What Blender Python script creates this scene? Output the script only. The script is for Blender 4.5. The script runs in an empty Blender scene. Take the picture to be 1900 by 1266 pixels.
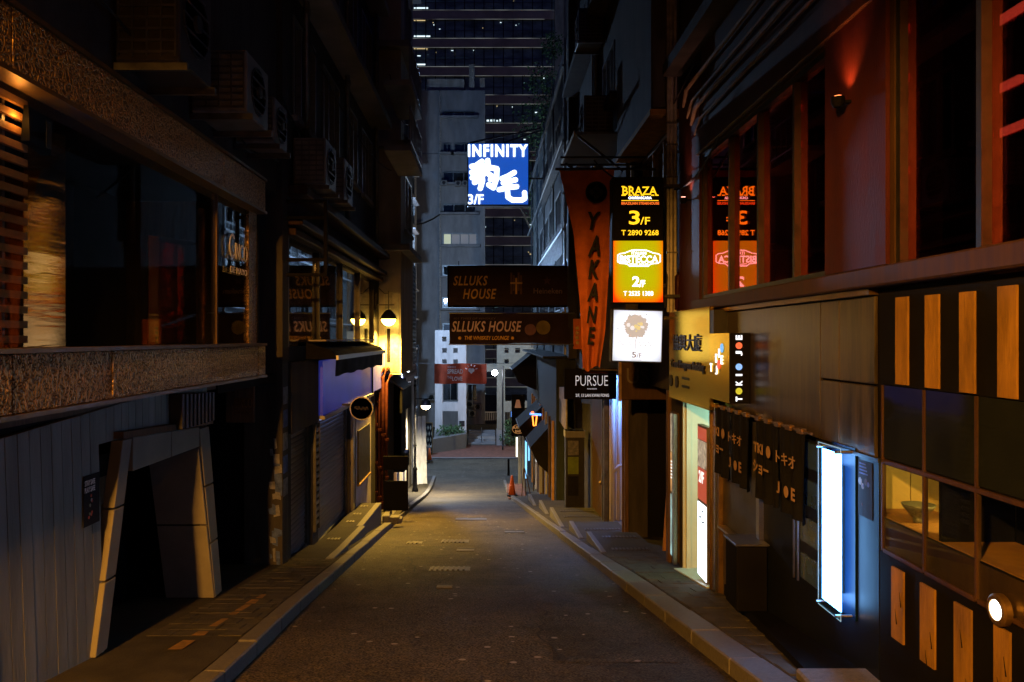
import bpy, bmesh, math, random
from mathutils import Vector, Matrix
R = random.Random(7)
rad = math.radians
sc = bpy.context.scene
COL = sc.collection
# ---------------------------------------------------------------- camera, sky, moon, exposure
F, U0, V0 = 1478.0, 910.0, 628.0        # focal length and vanishing point of the level street lines, in photo pixels
cam = bpy.data.cameras.new('camera')
cam.sensor_width = 36.0
cam.lens = F / 1900 * 36
cam.shift_x = 40 / 1900
cam.shift_y = -5 / 1900
cam.clip_start, cam.clip_end = 0.05, 500
cam_o = bpy.data.objects.new('camera', cam)
cam_o.rotation_euler = (rad(90), 0, 0)
COL.objects.link(cam_o)
sc.camera = cam_o
world = bpy.data.worlds.new('World')
sc.world = world
world.use_nodes = True
wn, wl = world.node_tree.nodes, world.node_tree.links
sky = wn.new('ShaderNodeTexSky')
sky.sky_type = 'NISHITA'
sky.sun_disc = False
sky.sun_elevation = rad(-0.5)
sky.sun_rotation = rad(200)
sky.ozone_density = 8.0
sky.dust_density = .3
bg = [n for n in wn if n.type == 'BACKGROUND'][0]
bg.inputs['Strength'].default_value = 0.14
wl.new(sky.outputs[0], bg.inputs['Color'])
moon = bpy.data.lights.new('moon', 'SUN')
moon.energy = 0.006
moon.angle = rad(10)
moon.color = (0.7, 0.82, 1.0)
moon_o = bpy.data.objects.new('moon', moon)
moon_o.rotation_euler = (rad(38), 0, rad(20))
COL.objects.link(moon_o)
sc.view_settings.view_transform = 'Standard'
sc.view_settings.look = 'None'
sc.view_settings.exposure = 0.0
sc.view_settings.gamma = 1.0
sc.view_settings.use_curve_mapping = False
sc.cycles.use_denoising = True
sc.cycles.max_bounces = 4
sc.cycles.diffuse_bounces = 2
sc.cycles.glossy_bounces = 3
sc.cycles.use_adaptive_sampling = True
sc.cycles.adaptive_threshold = .03
sc.cycles.transparent_max_bounces = 8
sc.cycles.sample_clamp_indirect = 4.0
sc.cycles.caustics_reflective = False
sc.cycles.caustics_refractive = False

# ---------------------------------------------------------------- helpers
def px(u, y): return (u - U0) * y / F
def pz(v, y): return (V0 - v) * y / F
def yx(u, x): return F * x / (u - U0)

def zg(y):                      # street profile: steep, flattening towards the junction
    if y <= 30: return -(1.6 + .149 * y)
    t = min(y, 44) - 30
    return -(1.6 + .149 * 30) - (.149 * t - .149 * t * t / 28)

def lerp_tab(tab, y):
    if y <= tab[0][0]: return tab[0][1]
    for (a, va), (b, vb) in zip(tab, tab[1:]):
        if y <= b: return va + (vb - va) * (y - a) / (b - a)
    return tab[-1][1]

def worldloc(o):
    v = Vector((0, 0, 0))
    while o is not None:
        v = v + o.location
        o = o.parent
    return v

def tag(o, label=None, cat=None, group=None, kind=None):
    if label: o['label'] = label
    if cat: o['category'] = cat
    if group: o['group'] = group
    if kind: o['kind'] = kind
    return o

def T(name, label, cat, loc=(0, 0, 0), group=None, kind=None):
    o = bpy.data.objects.new(name, None)
    o.empty_display_size = .2
    o.location = loc
    COL.objects.link(o)
    return tag(o, label, cat, group, kind)

class MB:
    def __init__(s): s.v, s.f = [], []
    def add(s, vs, fs):
        n = len(s.v)
        s.v += [tuple(p) for p in vs]
        s.f += [tuple(i + n for i in q) for q in fs]
        return s
    def box(s, x0, x1, y0, y1, z0, z1):
        x0, x1 = sorted((x0, x1)); y0, y1 = sorted((y0, y1)); z0, z1 = sorted((z0, z1))
        return s.add([(x0, y0, z0), (x1, y0, z0), (x1, y1, z0), (x0, y1, z0), (x0, y0, z1), (x1, y0, z1), (x1, y1, z1), (x0, y1, z1)],
                     [(0, 3, 2, 1), (4, 5, 6, 7), (0, 1, 5, 4), (1, 2, 6, 5), (2, 3, 7, 6), (3, 0, 4, 7)])
    def hexa(s, p):             # eight corners, bottom ring then top ring
        return s.add(p, [(0, 3, 2, 1), (4, 5, 6, 7), (0, 1, 5, 4), (1, 2, 6, 5), (2, 3, 7, 6), (3, 0, 4, 7)])
    def quad(s, *p): return s.add(p, [tuple(range(len(p)))])
    def prism(s, pts, vec):
        n = len(pts); vec = Vector(vec)
        return s.add([Vector(p) for p in pts] + [Vector(p) + vec for p in pts],
                     [tuple(range(n - 1, -1, -1)), tuple(range(n, 2 * n))] + [(i, (i + 1) % n, (i + 1) % n + n, i + n) for i in range(n)])
    def tube(s, path, r, n=8, caps=True):
        path = [Vector(p) for p in path]
        base = len(s.v); rings = []
        for i, p in enumerate(path):
            d = (path[min(i + 1, len(path) - 1)] - path[max(i - 1, 0)]).normalized()
            a = Vector((0, 0, 1)) if abs(d.z) < .9 else Vector((1, 0, 0))
            e1 = d.cross(a).normalized(); e2 = d.cross(e1)
            rr = r[i] if isinstance(r, (list, tuple)) else r
            rings.append([p + (e1 * math.cos(t) + e2 * math.sin(t)) * rr for t in [2 * math.pi * k / n for k in range(n)]])
        vs = [p for q in rings for p in q]; fs = []
        for i in range(len(path) - 1):
            for k in range(n):
                fs.append((i * n + k, i * n + (k + 1) % n, (i + 1) * n + (k + 1) % n, (i + 1) * n + k))
        if caps:
            fs.append(tuple(range(n - 1, -1, -1))); fs.append(tuple(range((len(path) - 1) * n, len(path) * n)))
        return s.add(vs, fs)
    def lathe(s, prof, c, n=16, axis='z'):
        vs, fs = [], []
        for (r, h) in prof:
            for k in range(n):
                t = 2 * math.pi * k / n
                a, b = r * math.cos(t), r * math.sin(t)
                p = {'z': (a, b, h), 'x': (h, a, b), 'y': (a, h, b)}[axis]
                vs.append((c[0] + p[0], c[1] + p[1], c[2] + p[2]))
        for i in range(len(prof) - 1):
            for k in range(n):
                fs.append((i * n + k, i * n + (k + 1) % n, (i + 1) * n + (k + 1) % n, (i + 1) * n + k))
        fs.append(tuple(range(n - 1, -1, -1))); fs.append(tuple(range((len(prof) - 1) * n, len(prof) * n)))
        return s.add(vs, fs)
    def out(s, name, m, parent=None, base=None, smooth=False, bev=0, recalc=True):
        off = worldloc(parent) if parent is not None else Vector(base or (0, 0, 0))
        me = bpy.data.meshes.new(name)
        me.from_pydata([(p[0] - off.x, p[1] - off.y, p[2] - off.z) for p in s.v], [], s.f)
        if recalc or bev:
            bm = bmesh.new(); bm.from_mesh(me)
            if bev:
                bmesh.ops.bevel(bm, geom=bm.edges[:], offset=bev, segments=1, affect='EDGES')
            bmesh.ops.recalc_face_normals(bm, faces=bm.faces[:])
            bm.to_mesh(me); bm.free()
        if smooth: me.polygons.foreach_set('use_smooth', [True] * len(me.polygons))
        me.materials.append(m)
        o = bpy.data.objects.new(name, me)
        COL.objects.link(o)
        if parent is not None: o.parent = parent
        elif base is not None: o.location = base
        return o

def B(parent, name, m, *boxes, bev=0, base=None):
    k = MB()
    for b in boxes: k.box(*b)
    return k.out(name, m, parent, base=base, bev=bev)

def L(s0, s1, z0, z1, d0, d1, xw=-2.93): return (xw + d0, xw + d1, s0, s1, z0, z1)     # box on a left-hand wall, d = out into the street
def Rt(s0, s1, z0, z1, d0, d1, xw=2.52): return (xw - d1, xw - d0, s0, s1, z0, z1)     # box on a right-hand wall
def Fr(s0, s1, z0, z1, d0, d1, yw): return (s0, s1, yw - d1, yw - d0, z0, z1)          # box on a wall facing up the street

def wall_boxes(s0, s1, z0, z1, holes):
    zs = sorted({z0, z1} | {h[2] for h in holes if z0 < h[2] < z1} | {h[3] for h in holes if z0 < h[3] < z1})
    res = []
    for a, b in zip(zs, zs[1:]):
        zm = (a + b) / 2
        cut = sorted((max(h[0], s0), min(h[1], s1)) for h in holes if h[2] < zm < h[3])
        c = s0
        for p, q in cut:
            if p > c + 1e-4: res.append((c, p, a, b))
            c = max(c, q)
        if c < s1 - 1e-4: res.append((c, s1, a, b))
    return res

def ring(s0, s1, z0, z1, w):     # four bars of a frame
    return [(s0, s1, z0, z0 + w), (s0, s1, z1 - w, z1), (s0, s0 + w, z0 + w, z1 - w), (s1 - w, s1, z0 + w, z1 - w)]

_tc = {}
def text_mesh(s, bold=0, shear=0, spacing=1.0):
    key = (s, bold, shear, spacing)
    if key in _tc: return _tc[key]
    c = bpy.data.curves.new('t', 'FONT')
    c.body = s; c.offset = bold; c.shear = shear; c.extrude = .5; c.resolution_u = 3; c.space_character = spacing
    o = bpy.data.objects.new('t', c); COL.objects.link(o)
    me = bpy.data.meshes.new_from_object(o.evaluated_get(bpy.context.evaluated_depsgraph_get()))
    vs = [v.co.copy() for v in me.vertices]; fs = [tuple(p.vertices) for p in me.polygons]
    bpy.data.objects.remove(o); bpy.data.curves.remove(c); bpy.data.meshes.remove(me)
    xs = [v.x for v in vs]; ys = [v.y for v in vs]
    _tc[key] = ([((v.x - min(xs)) / (max(xs) - min(xs)), (v.y - min(ys)) / (max(ys) - min(ys)), v.z + .5) for v in vs], fs)
    return _tc[key]

XR, YR, YL_, ZU = Vector((1, 0, 0)), Vector((0, -1, 0)), Vector((0, 1, 0)), Vector((0, 0, 1))
def lettering(parent, s, m, o, right, up, w, h, bold=0, shear=0, ext=.004, name='lettering', spacing=1.0):
    vs, fs = text_mesh(s, bold, shear, spacing)
    o, right, up = Vector(o), Vector(right), Vector(up)
    n = right.cross(up)
    k = MB(); k.add([o + right * (x * w) + up * (y * h) + n * (z * ext) for x, y, z in vs], fs)
    return k.out(name, m, parent, recalc=False)

def strokes(parent, paths, m, o, right, up, w, h, t, ext=.004, name='lettering', taper=1.0):   # brush or slab strokes in a unit square
    o, right, up = Vector(o), Vector(right), Vector(up); n = right.cross(up); k = MB()
    for path in paths:
        p = [Vector((a * w, b * h)) for a, b in path]
        for i in range(len(p) - 1):
            d = (p[i + 1] - p[i]); 
            if d.length < 1e-6: continue
            d.normalize(); q = Vector((-d.y, d.x)); e = d * t * .35
            t0 = t * (taper if i == 0 else 1); t1 = t * (1 if i < len(p) - 2 else taper)
            c = [p[i] - e + q * t0 / 2, p[i] - e - q * t0 / 2, p[i + 1] + e - q * t1 / 2, p[i + 1] + e + q * t1 / 2]
            c3 = [o + right * a.x + up * a.y + n * (.0004 * i) for a in c]
            k.prism(c3, n * ext)
    return k.out(name, m, parent)

# ---------------------------------------------------------------- materials
def _nt(name):
    m = bpy.data.materials.new(name); m.use_nodes = True
    nt = m.node_tree
    return m, nt, nt.nodes, nt.links, nt.nodes['Principled BSDF']

def mat(name, col, rough=.65, metal=0.0, var=.3, scale=2.5, stretch=(1, 1, 1), bump=.0, bscale=40, spec=None, col2=None, rvar=.15, detail=4):
    m, nt, N, K, P = _nt(name)
    tc = N.new('ShaderNodeTexCoord'); mp = N.new('ShaderNodeMapping'); mp.inputs['Scale'].default_value = stretch
    K.new(tc.outputs['Object'], mp.inputs['Vector'])
    no = N.new('ShaderNodeTexNoise'); no.inputs['Scale'].default_value = scale; no.inputs['Detail'].default_value = detail; no.inputs['Roughness'].default_value = .65
    K.new(mp.outputs[0], no.inputs['Vector'])
    rp = N.new('ShaderNodeValToRGB')
    rp.color_ramp.elements[0].position = .3; rp.color_ramp.elements[1].position = .7
    lo = col2 if col2 else [c * (1 - var) for c in col]
    hi = col if col2 else [min(1, c * (1 + var)) for c in col]
    rp.color_ramp.elements[0].color = (*lo, 1); rp.color_ramp.elements[1].color = (*hi, 1)
    K.new(no.outputs['Fac'], rp.inputs['Fac']); K.new(rp.outputs[0], P.inputs['Base Color'])
    mr = N.new('ShaderNodeMapRange'); mr.inputs['To Min'].default_value = max(.02, rough - rvar); mr.inputs['To Max'].default_value = min(1, rough + rvar)
    K.new(no.outputs['Fac'], mr.inputs['Value']); K.new(mr.outputs[0], P.inputs['Roughness'])
    P.inputs['Metallic'].default_value = metal
    P.inputs['Specular IOR Level'].default_value = spec if spec is not None else (.5 if metal > .3 or rough < .35 else .14)
    if bump:
        n2 = N.new('ShaderNodeTexNoise'); n2.inputs['Scale'].default_value = bscale; n2.inputs['Detail'].default_value = 4
        K.new(mp.outputs[0], n2.inputs['Vector'])
        bp = N.new('ShaderNodeBump'); bp.inputs['Strength'].default_value = bump; bp.inputs['Distance'].default_value = .02
        K.new(n2.outputs['Fac'], bp.inputs['Height']); K.new(bp.outputs[0], P.inputs['Normal'])
    return m

def em(name, col, k, base=(.6, .6, .6), uneven=0.0, scale=1.5, lamp=False):
    m, nt, N, K, P = _nt(name)
    m.cycles.emission_sampling = 'FRONT' if lamp else 'NONE'      # only real light sources are sampled as lamps
    P.inputs['Base Color'].default_value = (*[c * .5 for c in base], 1)
    P.inputs['Roughness'].default_value = .4
    P.inputs['Emission Color'].default_value = (*col, 1)
    P.inputs['Emission Strength'].default_value = k
    if uneven:
        tc = N.new('ShaderNodeTexCoord'); no = N.new('ShaderNodeTexNoise'); no.inputs['Scale'].default_value = scale
        K.new(tc.outputs['Object'], no.inputs['Vector'])
        mr = N.new('ShaderNodeMapRange'); mr.inputs['From Min'].default_value = .3; mr.inputs['From Max'].default_value = .7
        mr.inputs['To Min'].default_value = k * (1 - uneven); mr.inputs['To Max'].default_value = k * (1 + uneven)
        K.new(no.outputs['Fac'], mr.inputs['Value']); K.new(mr.outputs[0], P.inputs['Emission Strength'])
    return m

def glass(name, tint=(.9, .95, .95), ior=1.6, rough=.02, extra=0.0, gcol=(1, 1, 1)):
    m = bpy.data.materials.new(name); m.use_nodes = True
    nt = m.node_tree; N, K = nt.nodes, nt.links
    N.remove(N['Principled BSDF'])
    tr = N.new('ShaderNodeBsdfTransparent'); tr.inputs[0].default_value = (*tint, 1)
    gl = N.new('ShaderNodeBsdfGlossy'); gl.inputs['Roughness'].default_value = rough; gl.inputs['Color'].default_value = (*gcol, 1)
    lw = N.new('ShaderNodeLayerWeight'); lw.inputs['Blend'].default_value = .5        # Schlick, alike from both sides
    f0 = min(.4, ((ior - 1) / (ior + 1)) ** 2)
    pw = N.new('ShaderNodeMath'); pw.operation = 'POWER'; pw.inputs[1].default_value = 5; K.new(lw.outputs['Facing'], pw.inputs[0])
    fr = N.new('ShaderNodeMath'); fr.operation = 'MULTIPLY_ADD'; fr.inputs[1].default_value = 1 - f0; fr.inputs[2].default_value = f0; K.new(pw.outputs[0], fr.inputs[0])
    mx = N.new('ShaderNodeMixShader')
    if extra:
        ad = N.new('ShaderNodeMath'); ad.operation = 'ADD'; ad.use_clamp = True; ad.inputs[1].default_value = extra
        K.new(fr.outputs[0], ad.inputs[0]); K.new(ad.outputs[0], mx.inputs[0])
    else: K.new(fr.outputs[0], mx.inputs[0])
    K.new(tr.outputs[0], mx.inputs[1]); K.new(gl.outputs[0], mx.inputs[2])
    K.new(mx.outputs[0], N['Material Output'].inputs[0])
    return m

def asphalt(name='asphalt', f=1.0, scale=.55):
    m, nt, N, K, P = _nt(name)
    tc = N.new('ShaderNodeTexCoord')
    big = N.new('ShaderNodeTexNoise'); big.inputs['Scale'].default_value = scale; big.inputs['Detail'].default_value = 5; big.inputs['Roughness'].default_value = .7
    fine = N.new('ShaderNodeTexNoise'); fine.inputs['Scale'].default_value = 55; fine.inputs['Detail'].default_value = 4
    mid = N.new('ShaderNodeTexNoise'); mid.inputs['Scale'].default_value = 7; mid.inputs['Detail'].default_value = 6
    vor = N.new('ShaderNodeTexVoronoi'); vor.inputs['Scale'].default_value = 5.0
    for n in (big, fine, mid, vor): K.new(tc.outputs['Object'], n.inputs['Vector'])
    r1 = N.new('ShaderNodeValToRGB'); r1.color_ramp.elements[0].position = .3; r1.color_ramp.elements[1].position = .72
    r1.color_ramp.elements[0].color = (.022 * f, .0185 * f, .0135 * f, 1); r1.color_ramp.elements[1].color = (.080 * f, .066 * f, .044 * f, 1)
    K.new(big.outputs['Fac'], r1.inputs['Fac'])
    mu = N.new('ShaderNodeMixRGB'); mu.blend_type = 'OVERLAY'; mu.inputs[0].default_value = .9
    fr_ = N.new('ShaderNodeMapRange'); fr_.inputs['From Min'].default_value = .36; fr_.inputs['From Max'].default_value = .64; K.new(fine.outputs['Fac'], fr_.inputs['Value'])
    K.new(r1.outputs[0], mu.inputs[1]); K.new(fr_.outputs[0], mu.inputs[2])
    mu2 = N.new('ShaderNodeMixRGB'); mu2.blend_type = 'OVERLAY'; mu2.inputs[0].default_value = .6
    K.new(mu.outputs[0], mu2.inputs[1]); K.new(mid.outputs['Fac'], mu2.inputs[2])
    gm = N.new('ShaderNodeValToRGB'); gm.color_ramp.interpolation = 'EASE'           # trodden gum
    gm.color_ramp.elements[0].position = .12; gm.color_ramp.elements[0].color = (1, 1, 1, 1)
    gm.color_ramp.elements[1].position = .17; gm.color_ramp.elements[1].color = (0, 0, 0, 1)
    K.new(vor.outputs['Distance'], gm.inputs['Fac'])
    sel = N.new('ShaderNodeMath'); sel.operation = 'GREATER_THAN'; sel.inputs[1].default_value = .74
    sep = N.new('ShaderNodeSeparateColor'); K.new(vor.outputs['Color'], sep.inputs[0]); K.new(sep.outputs[0], sel.inputs[0])
    mm = N.new('ShaderNodeMath'); mm.operation = 'MULTIPLY'; K.new(gm.outputs[0], mm.inputs[0]); K.new(sel.outputs[0], mm.inputs[1])
    mm2 = N.new('ShaderNodeMath'); mm2.operation = 'MULTIPLY'; mm2.inputs[1].default_value = .8; K.new(mm.outputs[0], mm2.inputs[0])
    mx = N.new('ShaderNodeMixRGB'); mx.inputs[2].default_value = (.30, .28, .25, 1)
    K.new(mm2.outputs[0], mx.inputs[0]); K.new(mu2.outputs[0], mx.inputs[1]); K.new(mx.outputs[0], P.inputs['Base Color'])
    P.inputs['Specular IOR Level'].default_value = .16
    mr = N.new('ShaderNodeMapRange'); mr.inputs['To Min'].default_value = .48; mr.inputs['To Max'].default_value = .85
    K.new(mid.outputs['Fac'], mr.inputs['Value']); K.new(mr.outputs[0], P.inputs['Roughness'])
    bp = N.new('ShaderNodeBump'); bp.inputs['Strength'].default_value = .9; bp.inputs['Distance'].default_value = .015
    K.new(fine.outputs['Fac'], bp.inputs['Height']); K.new(bp.outputs[0], P.inputs['Normal'])
    return m

def hammered(name, col, scale, rough=.28, strength=1.0, stretch=(1, 1, 1)):
    m, nt, N, K, P = _nt(name)
    tc = N.new('ShaderNodeTexCoord'); mp = N.new('ShaderNodeMapping'); mp.inputs['Scale'].default_value = stretch
    K.new(tc.outputs['Object'], mp.inputs['Vector'])
    no = N.new('ShaderNodeTexNoise'); no.inputs['Scale'].default_value = scale * .6; K.new(mp.outputs[0], no.inputs['Vector'])
    mxv = N.new('ShaderNodeMixRGB'); mxv.inputs[0].default_value = .06; K.new(mp.outputs[0], mxv.inputs[1]); K.new(no.outputs['Color'], mxv.inputs[2])
    vo = N.new('ShaderNodeTexVoronoi'); vo.feature = 'SMOOTH_F1'; vo.inputs['Scale'].default_value = scale; vo.inputs['Smoothness'].default_value = .25
    K.new(mxv.outputs[0], vo.inputs['Vector'])
    sn = N.new('ShaderNodeMath'); sn.operation = 'SINE'; ml = N.new('ShaderNodeMath'); ml.operation = 'MULTIPLY'; ml.inputs[1].default_value = 13
    K.new(vo.outputs['Distance'], ml.inputs[0]); K.new(ml.outputs[0], sn.inputs[0])
    bp = N.new('ShaderNodeBump'); bp.inputs['Strength'].default_value = strength; bp.inputs['Distance'].default_value = .01
    K.new(sn.outputs[0], bp.inputs['Height']); K.new(bp.outputs[0], P.inputs['Normal'])
    rp = N.new('ShaderNodeValToRGB'); rp.color_ramp.elements[0].color = (*[c * .35 for c in col], 1); rp.color_ramp.elements[1].color = (*col, 1)
    rp.color_ramp.elements[0].position = .2; rp.color_ramp.elements[1].position = .6
    ad = N.new('ShaderNodeMapRange'); ad.inputs['From Min'].default_value = -1; K.new(sn.outputs[0], ad.inputs['Value']); K.new(ad.outputs[0], rp.inputs['Fac'])
    K.new(rp.outputs[0], P.inputs['Base Color'])
    P.inputs['Metallic'].default_value = .8; P.inputs['Roughness'].default_value = rough
    return m

def lightbox(name, edge, mid, k, cx, cz, hw, hz, bright_top=0.0):
    """Back-lit print: tubes behind the middle make it brighter there than at the rim."""
    m, nt, N, K, P = _nt(name)
    tc = N.new('ShaderNodeTexCoord'); sp = N.new('ShaderNodeSeparateXYZ'); K.new(tc.outputs['Object'], sp.inputs[0])
    def ax(out, c, h):
        a = N.new('ShaderNodeMath'); a.operation = 'SUBTRACT'; a.inputs[1].default_value = c; K.new(sp.outputs[out], a.inputs[0])
        b = N.new('ShaderNodeMath'); b.operation = 'DIVIDE'; b.inputs[1].default_value = h; K.new(a.outputs[0], b.inputs[0])
        d = N.new('ShaderNodeMath'); d.operation = 'ABSOLUTE'; K.new(b.outputs[0], d.inputs[0])
        e = N.new('ShaderNodeMath'); e.operation = 'POWER'; e.inputs[1].default_value = 5; K.new(d.outputs[0], e.inputs[0]); return e
    x, z = ax('X', cx, hw), ax('Z', cz, hz)
    ad = N.new('ShaderNodeMath'); ad.operation = 'ADD'; ad.use_clamp = True; K.new(x.outputs[0], ad.inputs[0]); K.new(z.outputs[0], ad.inputs[1])
    mx = N.new('ShaderNodeMixRGB'); mx.inputs[1].default_value = (*mid, 1); mx.inputs[2].default_value = (*edge, 1); K.new(ad.outputs[0], mx.inputs[0])
    K.new(mx.outputs[0], P.inputs['Emission Color']); P.inputs['Emission Strength'].default_value = k
    P.inputs['Base Color'].default_value = (.02, .02, .02, 1); P.inputs['Roughness'].default_value = .4; P.inputs['Specular IOR Level'].default_value = .2
    return m

M = dict(
    asphalt=asphalt(),
    paving=mat('paving_concrete', (.042, .039, .033), .85, var=.35, scale=3, bump=.4, bscale=60),
    paver=mat('brick_paver', (.062, .058, .048), .85, var=.4, scale=5, bump=.5, bscale=70),
    kerb=mat('granite_kerb', (.115, .112, .108), .55, var=.3, scale=30, bump=.3, bscale=90),
    iron=mat('cast_iron', (.06, .055, .05), .5, .6, var=.4, scale=20),
    redbrick=mat('red_brick_paving', (.11, .05, .036), .8, var=.4, scale=4, bump=.3),
    darkwall=mat('sooty_render', (.042, .039, .036), .8, var=.45, scale=1.2, stretch=(3, 3, .5), bump=.3),
    greywall=mat('grey_render', (.20, .20, .20), .85, var=.25, scale=.8, stretch=(2, 2, .6), bump=.2),
    beigewall=mat('beige_render', (.32, .29, .24), .8, var=.3, scale=1.0, stretch=(2, 2, .5), bump=.2),
    whitewall=mat('white_render', (.42, .40, .39), .75, var=.2, scale=.8, stretch=(2, 2, .6)),
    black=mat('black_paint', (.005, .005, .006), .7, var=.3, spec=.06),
    blackgloss=mat('black_gloss', (.006, .008, .014), .45, var=.3, rvar=.1, spec=.12),
    darkmetal=mat('dark_metal', (.018, .018, .020), .5, .4, var=.4, scale=8),
    steel=mat('brushed_steel', (.45, .45, .46), .3, 1.0, var=.15, scale=40, stretch=(1, 1, 12), rvar=.08),
    oldsteel=mat('weathered_steel', (.10, .10, .10), .45, .7, var=.4, scale=6),
    brass=mat('brushed_brass', (.70, .50, .13), .22, 1.0, var=.15, scale=12, stretch=(1, 1, 14), rvar=.06),
    gold=mat('reddened_gold_sheet', (.62, .27, .085), .10, 1.0, var=.05, scale=2, rvar=.04, bump=.25, bscale=2.2, stretch=(.3, .3, 3.5)),  # gold reddened: the glow of the mirrored signs is put into its colour
    goldtrim=mat('bronze_trim', (.20, .125, .05), .4, .8, var=.3, scale=6),
    acwhite=mat('enamelled_sheet', (.16, .155, .145), .5, .1, var=.35, scale=3),
    acdark=mat('grimy_sheet', (.045, .042, .038), .55, .2, var=.4, scale=4),
    glassdark=mat('dark_window_glass', (.010, .013, .016), .06, var=.3, rvar=.03, spec=.8),
    glasstower=mat('tower_glass', (.20, .27, .28), .35, var=.7, scale=.35, stretch=(1, 1, 2), spec=.2),
    pane=glass('window_glass'),
    mirrorpane=glass('reflective_window_glass', (.75, .8, .8), 2.6, .02),
    terrace=mat('sooty_teal_render', (.020, .024, .024), .75, var=.5, scale=1.5, stretch=(3, 3, .5), bump=.2),
    acrylic=glass('clear_acrylic', (.75, .9, .97), 1.5, .03),
    reflect=glass('red_reflection_glass', (.5, .45, .45), 1.75, .015, .32, (1, .22, .20)),  # red of the mirrored sign put into the reflection tint
    framegrey=mat('aluminium_frame', (.17, .185, .185), .4, .6, var=.3, scale=8),
    orange=mat('orange_stripe_board', (.215, .12, .025), .75, var=.4, scale=4, stretch=(2, 2, .4), bump=.3),
    bandana=mat('orange_banner_cloth', (.50, .13, .035), .85, var=.25, scale=4, bump=.3, bscale=25),
    redwall=mat('oxblood_render', (.045, .010, .006), .6, var=.3, scale=2, stretch=(3, 3, .5), bump=.2),
    brownwall=mat('brown_cladding', (.045, .024, .013), .6, var=.4, scale=3, stretch=(5, 5, .4)),
    panelgrey=mat('stained_metal_panel', (.105, .082, .050), .36, .35, col2=(.008, .0075, .007), scale=3.2, stretch=(5, 5, .45), rvar=.15),
    navy=mat('navy_noren_cloth', (.006, .007, .012), .9, var=.3, scale=8, bump=.2),
    creamprint=mat('cream_print', (.36, .24, .16), .8, var=.1),
    woodwhite=mat('greyed_white_board', (.20, .215, .20), .7, var=.3, scale=2, stretch=(2, 2, .3), bump=.2),
    cream=mat('cream_panel', (.19, .18, .145), .6, var=.15, scale=3),
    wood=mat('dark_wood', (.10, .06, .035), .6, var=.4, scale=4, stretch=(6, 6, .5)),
    slatwood=mat('oiled_slat', (.34, .17, .06), .5, var=.25, scale=5),
    shutter=mat('shutter_steel', (.10, .095, .095), .45, .5, var=.35, scale=2.5, stretch=(1, 1, .4)),
    paleplaster=mat('pale_plaster', (.42, .38, .34), .8, var=.25, scale=3, bump=.2),
    rustpipe=mat('red_oxide_pipe', (.035, .009, .006), .4, .2, var=.4, scale=8),
    pipe=mat('grey_pipe', (.28, .27, .25), .5, .2, var=.4, scale=6),
    conduit=mat('painted_conduit', (.15, .105, .06), .8, var=.4, scale=5),
    cable=mat('black_cable', (.02, .02, .02), .6),
    cone=mat('cone_plastic', (.70, .14, .03), .5, var=.15),
    rubber=mat('black_rubber', (.02, .02, .02), .7),
    leaf=mat('leaf_green', (.045, .085, .035), .55, var=.6, scale=3),
    bark=mat('bark', (.09, .07, .05), .9, var=.4, scale=10, bump=.5),
    poster_dark=mat('dark_poster', (.014, .014, .018), .8, var=.3, scale=6),
    paper=mat('torn_paper', (.16, .165, .18), .8, var=.5, scale=9),
    bluepaper=mat('blue_paper', (.06, .09, .22), .8, var=.6, scale=9),
    whiteprint=mat('white_print', (.75, .74, .72), .6, var=.05),
    blackprint=mat('black_print', (.012, .011, .010), .5, var=.1),
    bluewall=mat('pale_blue_render', (.52, .55, .62), .6, var=.3, scale=2.5, stretch=(2, 2, .5), bump=.2),
    greenwhite=mat('pale_green_panel', (.55, .60, .54), .5, var=.10, scale=2),
    awning=mat('dark_awning_cloth', (.010, .008, .006), .95, var=.4, scale=4),
    soil=mat('soil', (.04, .03, .02), .95),
    ceramic=mat('glazed_bowl', (.12, .12, .10), .3, var=.3, scale=12),
)
M['brass'].node_tree.nodes['Principled BSDF'].inputs['Specular Tint'].default_value = (1, .75, .32, 1)
# ================================================================ THE GROUND
KL = [(-15, -1.62), (5.66, -1.84), (8.4, -1.97), (11.2, -2.04), (17.3, -2.22), (25.8, -2.44), (36, -2.62), (40, -2.75)]
KR = [(-15, 1.85), (3, 1.86), (5.66, 1.76), (7.47, 1.69), (11.8, 1.52), (17.4, 1.31), (30, .78), (38, .62)]
KWR = [(4, .24), (10, .27), (12, .20), (17, .13), (40, .13)]
def kl(y): return lerp_tab(KL, y)
def kr(y): return lerp_tab(KR, y)
def kwr(y): return lerp_tab(KWR, y)
k = MB(); ys = [-50, -30] + [-15 + i * .5 for i in range(130)] + [60, 80, 160]
xs = [-70, -12, -4, -2, 0, 2, 4, 12, 70]
for y in ys:
    for x in xs: k.v.append((x, y, zg(y)))
for i in range(len(ys) - 1):
    for j in range(len(xs) - 1):
        a = i * len(xs) + j; k.f.append((a, a + 1, a + 1 + len(xs), a + len(xs)))
tag(k.out('road', M['asphalt'], recalc=False), kind='structure')

def strip(name, m, xa, xb, y0, y1, h, kind='structure', step=.5, parent=None):
    k = MB(); n = max(1, int((y1 - y0) / step)); yy = [y0 + (y1 - y0) * i / n for i in range(n + 1)]
    for y in yy:
        a, b = xa(y), xb(y); z = zg(y)
        k.v += [(a, y, z + h), (b, y, z + h), (b, y, z - .1), (a, y, z - .1)]
    for i in range(n):
        q = i * 4
        for j in range(4): k.f.append((q + j, q + (j + 1) % 4, q + 4 + (j + 1) % 4, q + 4 + j))
    k.f += [(0, 1, 2, 3), (4 * n, 4 * n + 1, 4 * n + 2, 4 * n + 3)]
    o = k.out(name, m, parent)
    return tag(o, kind=kind) if parent is None else o

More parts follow.
